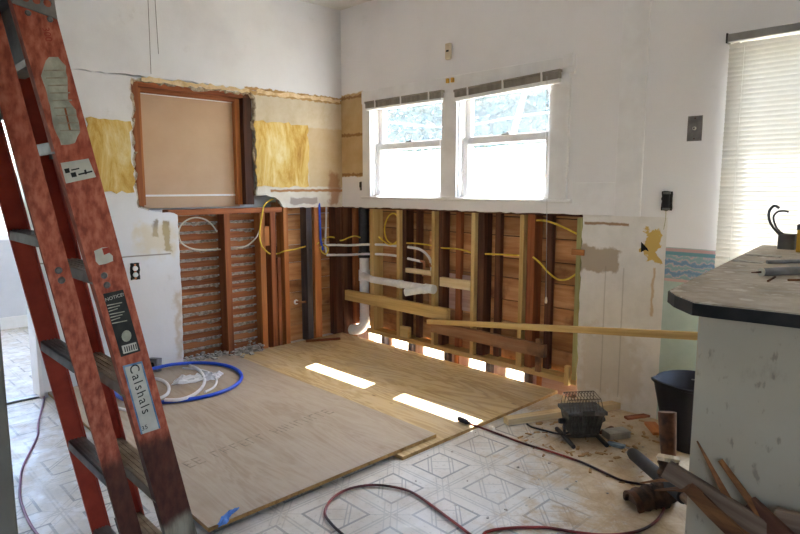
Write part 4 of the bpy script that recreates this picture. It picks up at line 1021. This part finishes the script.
# ---- hoses on the plywood
FL = .019
def on_ply(u, v, z=FL): return PZ(u, v, z)
bp = [(163, 366, .03), (150, 366.5), (140, 368), (128, 371), (118, 377), (113.5, 384), (114, 392), (122, 398.5), (136, 402), (156, 402.5), (180, 400.5), (205, 396.5), (225, 390.5), (237, 384), (241.5, 377), (238, 370.5), (226, 365.5), (208, 363), (190, 363), (172, 364.5), (160, 367), (151, 369)]
tag(MB().tube(smooth_path([on_ply(p[0], p[1], (FL if i < 12 else FL + .002) + .012 + (.022 if i > 18 else 0)) for i, p in enumerate(bp)], 5), .0115, 10).build('blue_hose', 'pexblue', smooth=True), 'coiled bright blue hose lying on the plywood behind the ladder', 'hose')
wp = [(190, 365.5), (199, 370), (204.5, 379), (202, 387.5), (193, 395), (180, 399.5), (165, 400)]
tag(MB().tube(smooth_path([on_ply(u, v, FL + .012 + (.024 if i < 2 or i > 4 else 0)) for i, (u, v) in enumerate(wp)], 5), .010, 8).build('white_hose', 'pex', smooth=True), 'curved white hose inside the blue coil', 'hose')
wp = [(183, 368), (198, 369.5), (210, 373), (216.5, 380), (214, 387), (205, 392)]
tag(MB().tube(smooth_path([on_ply(u, v, FL + .010) for u, v in wp], 5), .007, 8).build('white_hose', 'pex', smooth=True), 'thinner white hose lying next to the bag of fittings', 'hose')
wp = [(150, 378), (160, 379.5), (168, 385), (168, 393), (160, 398), (150, 399)]
tag(MB().tube(smooth_path([on_ply(u, v, FL + .011) for u, v in wp], 5), .010, 8).build('white_hose', 'pex', smooth=True), 'short white hose bend right beside the ladder rail', 'hose')
wp = [(150, 408), (132, 410.5), (118, 408), (106, 404)]
tag(MB().tube(smooth_path([on_ply(u, v, FL + .008) for u, v in wp], 5), .008, 8).build('white_hose', 'pex', smooth=True), 'white hose end in front of the blue coil', 'hose')
def crumpled(name, uvs, mat, label, cat, z, h_, seed, n=9):
    P = [PZ(u, v, z) for u, v in uvs]; c = sum(P, Vector()) / len(P); ex = (P[1] - P[0]); ey = (P[2] - P[0]); r = random.Random(seed)
    vs = []; fs = []
    for i in range(n + 1):
        for j in range(n + 1):
            s, t = i / n, j / n; e = min(s, 1 - s, t, 1 - t); p = P[0] + ex * s + ey * t
            vs.append(p + Vector((r.uniform(-1, 1) * .008, r.uniform(-1, 1) * .008, .001 + (r.random() * h_ if e > 0 else r.random() * h_ * .25))))
    for i in range(n):
        for j in range(n): k = i * (n + 1) + j; fs.append((k, k + 1, k + n + 2, k + n + 1))
    o = MB().add(vs, fs).build(name, mat, smooth=False); return tag(o, label, cat)
crumpled('plastic_bag', [(170, 386), (218, 380), (178, 379)], 'pex', 'crumpled clear-white plastic bag of fittings inside the blue coil', 'bag', FL, .03, 3, 12)
crumpled('tape_scrap', [(216, 526), (234, 508), (221, 527.5)], 'tape', 'crumpled scrap of blue tape on the near plywood', 'tape', FL, .02, 5, 6)
q = PX(153, 355, .056)
JZ = FL
jb = empty('junction_box', (q.x, q.y, JZ), 'small grey box with a round hole standing by the left wall', 'box')
Mj = Matrix.Translation((q.x, q.y, JZ - .002)) @ Matrix.Rotation(math.radians(35), 4, 'Z') @ Matrix.Rotation(math.radians(-8), 4, 'X')
MB().bbox((-.04, -.032, .006), (.04, .032, .092), .006, Mj).build('body', 'grey_plastic', jb)
MB().lathe([(.032, 0), (.034, .006), (.026, .008), (.024, .002)], Mj @ Matrix.Translation((.006, -.032, .05)) @ Matrix.Scale(.8, 4) @ Matrix.Rotation(math.pi / 2, 4, 'X'), 18).build('rim', 'steel', jb, smooth=True)
MB().lathe([(0, .001), (.026, .001)], Mj @ Matrix.Translation((.006, -.032, .05)) @ Matrix.Scale(.8, 4) @ Matrix.Rotation(math.pi / 2, 4, 'X'), 18).build('hole', 'ink', jb)

# ---- cords
cp = [(463, 421), (471, 424), (496, 433), (524, 443.5), (552, 452), (580, 461.5), (597, 469), (621, 480), (643, 484.5), (656, 487), (664, 496), (664, 508), (658, 519), (646, 528), (629, 533), (604, 535), (575, 532), (545, 527.5), (510, 528), (486, 532), (471, 540), (447, 517.5)]
cq = [(471, 534), (447, 517), (415, 494), (394.5, 487), (370, 485), (345.5, 490), (330, 501), (325, 513.5), (331.5, 524), (342, 534), (360, 550)]
ec = empty('extension_cord', PZ(552, 452, FZ), 'red and black extension cord snaking over the linoleum', 'cord')
path = [PZ(u, v, (.006 if u < 485 and i < 3 else FZ + .006)) for i, (u, v) in enumerate(cp[:20])] + [PZ(482, 539, FZ + .006), PZ(474, 537, FZ + .008)] + [PZ(u, v, FZ + .008) for u, v in cq[1:]]
MB().tube(smooth_path(path, 5), .0055, 8).build('cable', 'cord', ec, smooth=True)
a = PZ(470, 423.5, .014); c = PZ(459, 418.5, .014)
MB().tube([a, a + (c - a) * .25, a + (c - a) * .3, c], [.007, .010, .014, .014], 10).build('plug', 'rubber', ec, smooth=True)
lp = [(42, 388), (44, 399), (41, 412), (38, 425), (37.5, 436), (30, 452), (22.5, 468), (20, 485), (20.5, 500), (27, 518), (37, 534), (55, 552)]
tag(MB().tube(smooth_path([PZ(u, v, FZ + .006) for u, v in lp], 5), .0055, 8).build('purple_cord', 'cord_purple', smooth=True), 'purple cord running out of the left doorway', 'cord')

# ---- halogen work light with wire guard
def work_light():
    c = PZ(581, 439, FZ); root = empty('work_light', c, 'grey halogen work light with a wire guard on the floor', 'work light')
    ang = math.atan2(RT.y, RT.x) + math.radians(6); Mx = Matrix.Translation(c) @ Matrix.Rotation(ang, 4, 'Z')
    B_ = lambda lo, hi, c_=.003: MB().bbox(lo, hi, c_, Mx)
    # body: tapered ribbed box
    def frus(w0, w1, d0, d1, z0, z1, sh=0):
        vs = [Vector(p) for p in ((-w0, -d0, z0), (w0, -d0, z0), (w0, d0, z0), (-w0, d0, z0), (-w1, -d1 + sh, z1), (w1, -d1 + sh, z1), (w1, d1 + sh, z1), (-w1, d1 + sh, z1))]
        return MB().add([Mx @ v for v in vs], [(0, 3, 2, 1), (4, 5, 6, 7), (0, 1, 5, 4), (1, 2, 6, 5), (2, 3, 7, 6), (3, 0, 4, 7)])
    body = frus(.072, .092, .045, .06, .045, .150).build('housing', 'lampgrey', root)
    for i in range(9):
        x0 = -.066 + i * .0165; x1 = x0 * 1.27
        m = MB().add([Mx @ Vector(p) for p in ((x0 - .003, -.056, .05), (x0 + .003, -.056, .05), (x0 + .003, -.04, .05), (x0 - .003, -.04, .05), (x1 - .003, -.071, .148), (x1 + .003, -.071, .148), (x1 + .003, -.05, .148), (x1 - .003, -.05, .148))],
                     [(0, 3, 2, 1), (4, 5, 6, 7), (0, 1, 5, 4), (1, 2, 6, 5), (2, 3, 7, 6), (3, 0, 4, 7)])
        m.build('fin', 'lampgrey', body)
    B_((-.10, -.076, .148), (.10, .075, .166)).build('rim', 'lampgrey', root)
    B_((-.03, -.082, .150), (.03, -.074, .176)).build('latch', 'blackplastic', root)
    wr = MB()
    g0 = [(-.088, -.06, .166), (.088, -.06, .166)]
    for i in range(11):
        x = -.085 + i * .017; MB().tube([Mx @ Vector((x, -.062, .166)), Mx @ Vector((x * .97, -.03, .218)), Mx @ Vector((x * .94, .05, .232)), Mx @ Vector((x, .068, .166))], .0019, 5).build('guard_wire', 'wire', root)
    for y_, z_, k in ((-.03, .218, .97), (.05, .232, .94)): MB().tube([Mx @ Vector((-.085 * k, y_, z_)), Mx @ Vector((.085 * k, y_, z_))], .0024, 5).build('guard_wire', 'wire', root)
    for s in (-1, 1):
        MB().tube(smooth_path([Mx @ Vector(p) for p in ((s * .085, -.115, .012), (s * .085, -.04, .014), (s * .085, .05, .014), (s * .085, .115, .012))], 3), .011, 8).build('foot_tube', 'rubber', root, smooth=True)
        MB().tube([Mx @ Vector((s * .085, 0, .014)), Mx @ Vector((s * .092, 0, .07)), Mx @ Vector((s * .088, 0, .11))], .008, 8).build('bracket', 'lampgrey', root, smooth=True)
        MB().lathe([(0, .03), (.011, .03), (.014, .02), (.014, 0), (0, 0)], Mx @ Matrix.Translation((s * .09, 0, .10)) @ Matrix.Rotation(s * math.pi / 2, 4, 'Y'), 10).build('knob', 'blackplastic', root)
    MB().tube([Mx @ Vector((-.085, 0, .016)), Mx @ Vector((.085, 0, .016))], .010, 8).build('cross_tube', 'lampgrey', root, smooth=True)
    P = [Mx @ Vector((-.06, -.03, .055)), PZ(560, 434, FZ + .02), PZ(545, 430.5, FZ + .006), PZ(532, 427, FZ + .006), PZ(527, 424, FZ + .006)]
    MB().tube(smooth_path(P, 5), .005, 8).build('power_cord', 'rubber', root, smooth=True)
work_light()
# ---- timber offcuts on the floor
a = PZ(506, 421, FZ + .02); c = PZ(631, 402.5, FZ + .02); c = a.lerp(c, .95)
tag(board('pine_offcut', a, c, .036, .055, 'pine_pale'), 'pale pine offcut lying behind the work light', 'offcut')
for (p0, p1, w_, t_, mt, lab) in (((626, 418), (661, 413.5), .014, .035, 'old_red', 'dark red wooden strip lying between the bucket and the work light'), ((650, 423), (659, 434), .016, .06, 'old_orange', 'splintered reddish chip on the floor before the bucket'),
        ((600, 433), (612, 427), .01, .02, 'old_dark', 'small dark chip next to the clear plastic box'), ((597, 388), (617, 391.5), .012, .03, 'plaster_chip', 'pale scrap at the foot of the window wall'), ((306, 341), (340, 338.5), .012, .04, 'old_red', 'dark splintered board lying in the room corner')):
    zz = .0 if p0[0] < 400 else FZ
    tag(board('wood_scrap', PZ(*p0, zz + w_ / 2), PZ(*p1, zz + w_ / 2), w_, t_, mt), lab, 'scrap')
q = PZ(616, 437, FZ); ang = math.radians(62)
Mk = Matrix.Translation((q.x, q.y, FZ)) @ Matrix.Rotation(ang, 4, 'Z')
cb_ = empty('clear_box', (q.x, q.y, FZ), 'small cloudy plastic box on the bared floor', 'box')
MB().bbox((-.06, -.035, 0), (.06, .035, .03), .004, Mk).build('tray', 'clear', cb_); MB().bbox((-.062, -.037, .03), (.062, .037, .036), .002, Mk).build('lid', 'clear', cb_)
a = PZ(608, 443, FZ + .01); c = PZ(625, 447, FZ + .01)
kn = empty('utility_knife', (a.x, a.y, FZ), 'small blue and white utility knife in front of the clear box', 'knife')
board('handle', a, c, .016, .03, 'knifeblue', kn); board('blade', c, c + (c - a) * .25, .002, .02, 'steel', kn)

# ---- black bucket behind the counter
def bucket():
    c = PZ(703, 443, FZ) + Vector((-.03, -.07, 0)); root = empty('bucket', c, 'black plastic bucket with a pouring lip half behind the counter', 'bucket')
    n = 36; prof = [(0, .0), (.118, .0), (.124, .006), (.168, .315), (.176, .318), (.178, .33), (.170, .333), (.160, .32), (.118, .012), (0, .010)]
    vs = []; fs = []
    lip = math.atan2(-RT.y, -RT.x)
    for r_, z in prof:
        for k in range(n):
            a = 2 * math.pi * k / n; d = abs((a - lip + math.pi) % (2 * math.pi) - math.pi); e = 1 + (.22 * math.exp(-(d / .28) ** 2) * max(0, (z - .2) / .13) if r_ > .14 else 0)
            vs.append(c + Vector((r_ * e * math.cos(a), r_ * e * math.sin(a), z + (.012 * (e - 1) / .22 if e > 1 else 0))))
    for i in range(len(prof) - 1):
        for k in range(n): fs.append((i * n + k, i * n + (k + 1) % n, (i + 1) * n + (k + 1) % n, (i + 1) * n + k))
    MB().add(vs, fs).build('pail', 'bucket', root, smooth=True)
    hp = [c + Vector((.172 * math.cos(t), .172 * math.sin(t), .325)) for t in (lip + 1.4, lip - 1.74)]
    arc = [hp[0].lerp(hp[1], i / 10) + Vector((0, 0, -.02)) + (c + Vector((0, 0, .31)) - (hp[0] + hp[1]) / 2) + Vector((math.cos(lip + 3), math.sin(lip + 3), 0)) * (.172 * math.sin(math.pi * i / 10)) for i in range(11)]
    MB().tube(arc, .003, 6).build('bail_handle', 'steel', root, smooth=True)
bucket()
# ---- old rusty drain trap on the floor
def trap():
    g = PZ(664, 503, FZ); root = empty('rusty_trap', g, 'rusty old drain trap standing on the floor in front of the bucket', 'drain pipe')
    dpt = (Vector((g.x, g.y, 0)) - Vector((CAM.x, CAM.y, 0))).dot(FH)
    def at(u, v, dd=0): r_ = ray(u, v); return CAM + r_ * ((dpt + dd) / r_.dot(FH))
    t0, t1 = at(667, 412, .1), at(668.5, 455, .06)
    MB().tube([t0, t0.lerp(t1, .5), t1], [.036, .033, .029], 14).build('tailpiece', 'rust', root, smooth=True)
    t2 = at(668, 462, .05); MB().tube([t1, t1.lerp(t2, .5), t2], [.040, .048, .042], 8).build('slip_nut', 'chrome', root)
    el = smooth_path([at(668, 460, .05), at(669, 474, .04), at(668, 486, .02), at(660, 496), at(648, 499), at(636, 503, -.02)], 5)
    MB().tube(el, [.036 + .018 * min(1, i / 12) + .005 * math.sin(i * 1.7) for i in range(len(el))], 14).build('bend', 'rustlump', root, smooth=True)
    e0, e1 = at(637, 503, -.02), at(631, 505, -.025)
    d = (e1 - e0).normalized(); sd = d.orthogonal().normalized(); s2 = d.cross(sd); n = 16; vs = []
    for pt, r_ in ((e0, .053), (e1, .058), (e1, .045), (e0, .040)):
        for k in range(n): t = 2 * math.pi * k / n; vs.append(pt + (sd * math.cos(t) + s2 * math.sin(t)) * r_)
    MB().add(vs, [(i * n + k, i * n + (k + 1) % n, (i + 1) * n + (k + 1) % n, (i + 1) * n + k) for i in range(3) for k in range(n)] + [tuple(range(3 * n, 4 * n))]).build('open_end', 'rust', root, smooth=True)
trap()
# ---- debris leaning on the cabinet end
RZ = math.radians(8); NRM = Vector((math.sin(RZ), -math.cos(RZ), 0)); C0 = Vector((3.463, -1.759, 0)) + Vector((math.cos(RZ), math.sin(RZ), 0)) * .092 + NRM * .095
def OUT(u, v, d=.01): r_ = ray(u, v); return CAM + r_ * ((C0 + NRM * d - CAM).dot(NRM) / r_.dot(NRM))
def splinter(name, pts, rs, mat, label, flat=.5, cat='splinter'):
    P = [Vector(p) for p in pts]; m = MB(); d = (P[-1] - P[0]).normalized(); sd = d.cross(FW).normalized(); s2 = d.cross(sd); vs = []; n = 6
    r = random.Random(hash(label) % 99)
    for p, r_ in zip(P, rs):
        for k in range(n): t = 2 * math.pi * k / n; j = 1 + .18 * math.sin(3 * t + r_ * 500); vs.append(p + (sd * math.cos(t) * r_ + s2 * math.sin(t) * r_ * flat) * j)
    fs = [(i * n + k, i * n + (k + 1) % n, (i + 1) * n + (k + 1) % n, (i + 1) * n + k) for i in range(len(P) - 1) for k in range(n)] + [tuple(range(n)), tuple((len(P) - 1) * n + k for k in range(n))]
    m.add(vs, fs); return tag(m.build(name, mat), label, cat)
def foot(p, q, gap=.15, z=.008):
    "floor point on the pixel line p->q that lies gap metres in front of the cabinet end"
    for i in range(2000):
        t = 1 + i * .01; g_ = PZ(p[0] + (q[0] - p[0]) * t, p[1] + (q[1] - p[1]) * t, FZ + z)
        if (g_ - C0).dot(NRM) > gap: return g_
    return g_
def leaning(top, c, k=5):
    a = top; return [a.lerp(c, i / (k - 1)) for i in range(k)]
splinter('wood_splinter', leaning(OUT(697, 441, .012), foot((697, 441), (740, 520)), 6), [.002, .010, .015, .016, .016, .014], 'splinter', 'pointed wood splinter leaning on the cabinet end, left of two', .45)
splinter('wood_splinter', leaning(OUT(720, 460, .012), foot((720, 460), (772, 530), .18), 6), [.006, .010, .013, .016, .016, .014], 'splinter', 'blunt wood splinter leaning on the cabinet end, right of two', .45)
def through(top_px, mid, botpx, zb=.02):
    b_ = botpx if isinstance(botpx, Vector) else PZ(*botpx, FZ + zb); d = (mid - b_); r_ = ray(*top_px)
    # extend the line from the floor through the support point until it reaches the pixel's column
    best = min(((b_ + d * (1 + i * .01)) for i in range(0, 120)), key=lambda p: abs(400 + F * (p - CAM).dot(RT) / (p - CAM).dot(FW) - top_px[0]))
    return best, b_
t_, b_ = through((668, 470), OUT(694, 486, .035), foot((668, 470), (770, 534), .30, .02))
tag(board('old_board', b_, t_, .042, .020, 'grip_wood', up=UP), 'dusty brown board slanting up past the cabinet corner', 'board')
cpx = OUT(691, 489, .055); bpx = foot((690, 487), (742, 537), .34, .02)
def at_d(u, v, dep): r_ = ray(u, v); return CAM + r_ * (dep / r_.dot(FH))
dc = (cpx - CAM).dot(FH)
Q = [bpx, bpx.lerp(cpx, .4), bpx.lerp(cpx, .65), bpx.lerp(cpx, .85), bpx.lerp(cpx, .95), at_d(690, 487, dc + .01), at_d(676, 489, dc + .04), at_d(655, 490, dc + .09)]
splinter('forked_stick', Q, [.018, .019, .019, .018, .016, .015, .008, .003], 'splinter', 'orange-brown split stick with a forked end leaning on the cabinet corner', .6, 'stick')
splinter('thin_sliver', [at_d(692, 485, dc + .015), at_d(680, 480, dc + .03), at_d(660, 480, dc + .08), at_d(640, 483, dc + .13)], [.008, .006, .004, .002], 'splinter', 'thin wood sliver crossing the tip of the forked stick', .6, 'sliver')
# black gripped handle
g0 = PZ(632, 453, FZ + .035); g1 = PZ(684, 497, FZ + .10)
th = empty('tool_handle', (g0.x, g0.y, FZ), 'tool handle with a thick black rubber grip lying across the trap', 'tool')
dd = (g1 - g0)
MB().tube([g0 - dd * .02, g0, g0 + dd * .05, g0 + dd * .6, g1], [.012, .024, .029, .029, .028], 14).build('grip', 'rubber', th, smooth=True)
MB().tube([g1, g1 + dd * .45], [.018, .017], 10).build('shaft', 'grip_wood', th, smooth=True)
p4 = [OUT(772, 519, .02), OUT(812, 512, .02), OUT(815, 545, .10), OUT(796, 548, .10)]
a = OUT(771, 521, .03); c = OUT(830, 600, .12)
tag(board('dark_offcut', OUT(776, 524, .03), OUT(850, 545, .05), .07, .02, 'grip_wood', up=UP), 'dark flat board scrap at the bottom right corner', 'scrap')
tag(board('dark_offcut', OUT(748, 505, .02), OUT(790, 545, .06), .05, .015, 'old_dark', up=UP), 'dark wedge of wood behind the leaning splinters', 'scrap')
# ---- rubble and chips nobody could count
def rubble(name, pts, mat, label, cat, el=1.0):
    m = MB()
    for x, y, z, s, sd in pts:
        r = random.Random(sd); Mr = Matrix.Translation((x, y, z + s * .3)) @ Matrix.Rotation(r.uniform(0, 6), 4, 'Z') @ Matrix.Rotation(r.uniform(-.5, .5), 4, 'X')
        vs = [Mr @ Vector((sx * s * r.uniform(.5, 1) * el, sy * s * r.uniform(.4, 1), sz * s * r.uniform(.2, .5))) for sz in (-1, 1) for sx, sy in ((-1, -1), (1, -1), (1, 1), (-1, 1))]
        m.add(vs, [(0, 3, 2, 1), (4, 5, 6, 7), (0, 1, 5, 4), (1, 2, 6, 5), (2, 3, 7, 6), (3, 0, 4, 7)])
    o = m.build(name, mat); o['kind'] = 'stuff'; return tag(o, label, cat)
r = random.Random(77)
rubble('plaster_rubble', [(r.uniform(-.1, .0) + abs(r.gauss(0, .05)), r.uniform(-1.43, -.80), 0.0 + max(0, r.gauss(.0, .02)), r.uniform(.006, .022), i) for i in range(260)], 'plaster_chip', 'grey plaster rubble heaped below the laths', 'rubble')
rubble('wood_chips', [(r.uniform(2.3, 3.0), r.uniform(-.85, -.05), FZ, r.uniform(.003, .010), 400 + i) for i in range(110)], 'chip', 'small wood chips scattered over the bared floor', 'chips', 2.5)
rubble('plaster_dust_crumbs', [(r.uniform(2.15, 3.0), r.uniform(-1.5, -.1), FZ, r.uniform(.003, .008), 700 + i) for i in range(45)], 'plaster_chip', 'pale plaster crumbs scattered over the linoleum', 'crumbs')
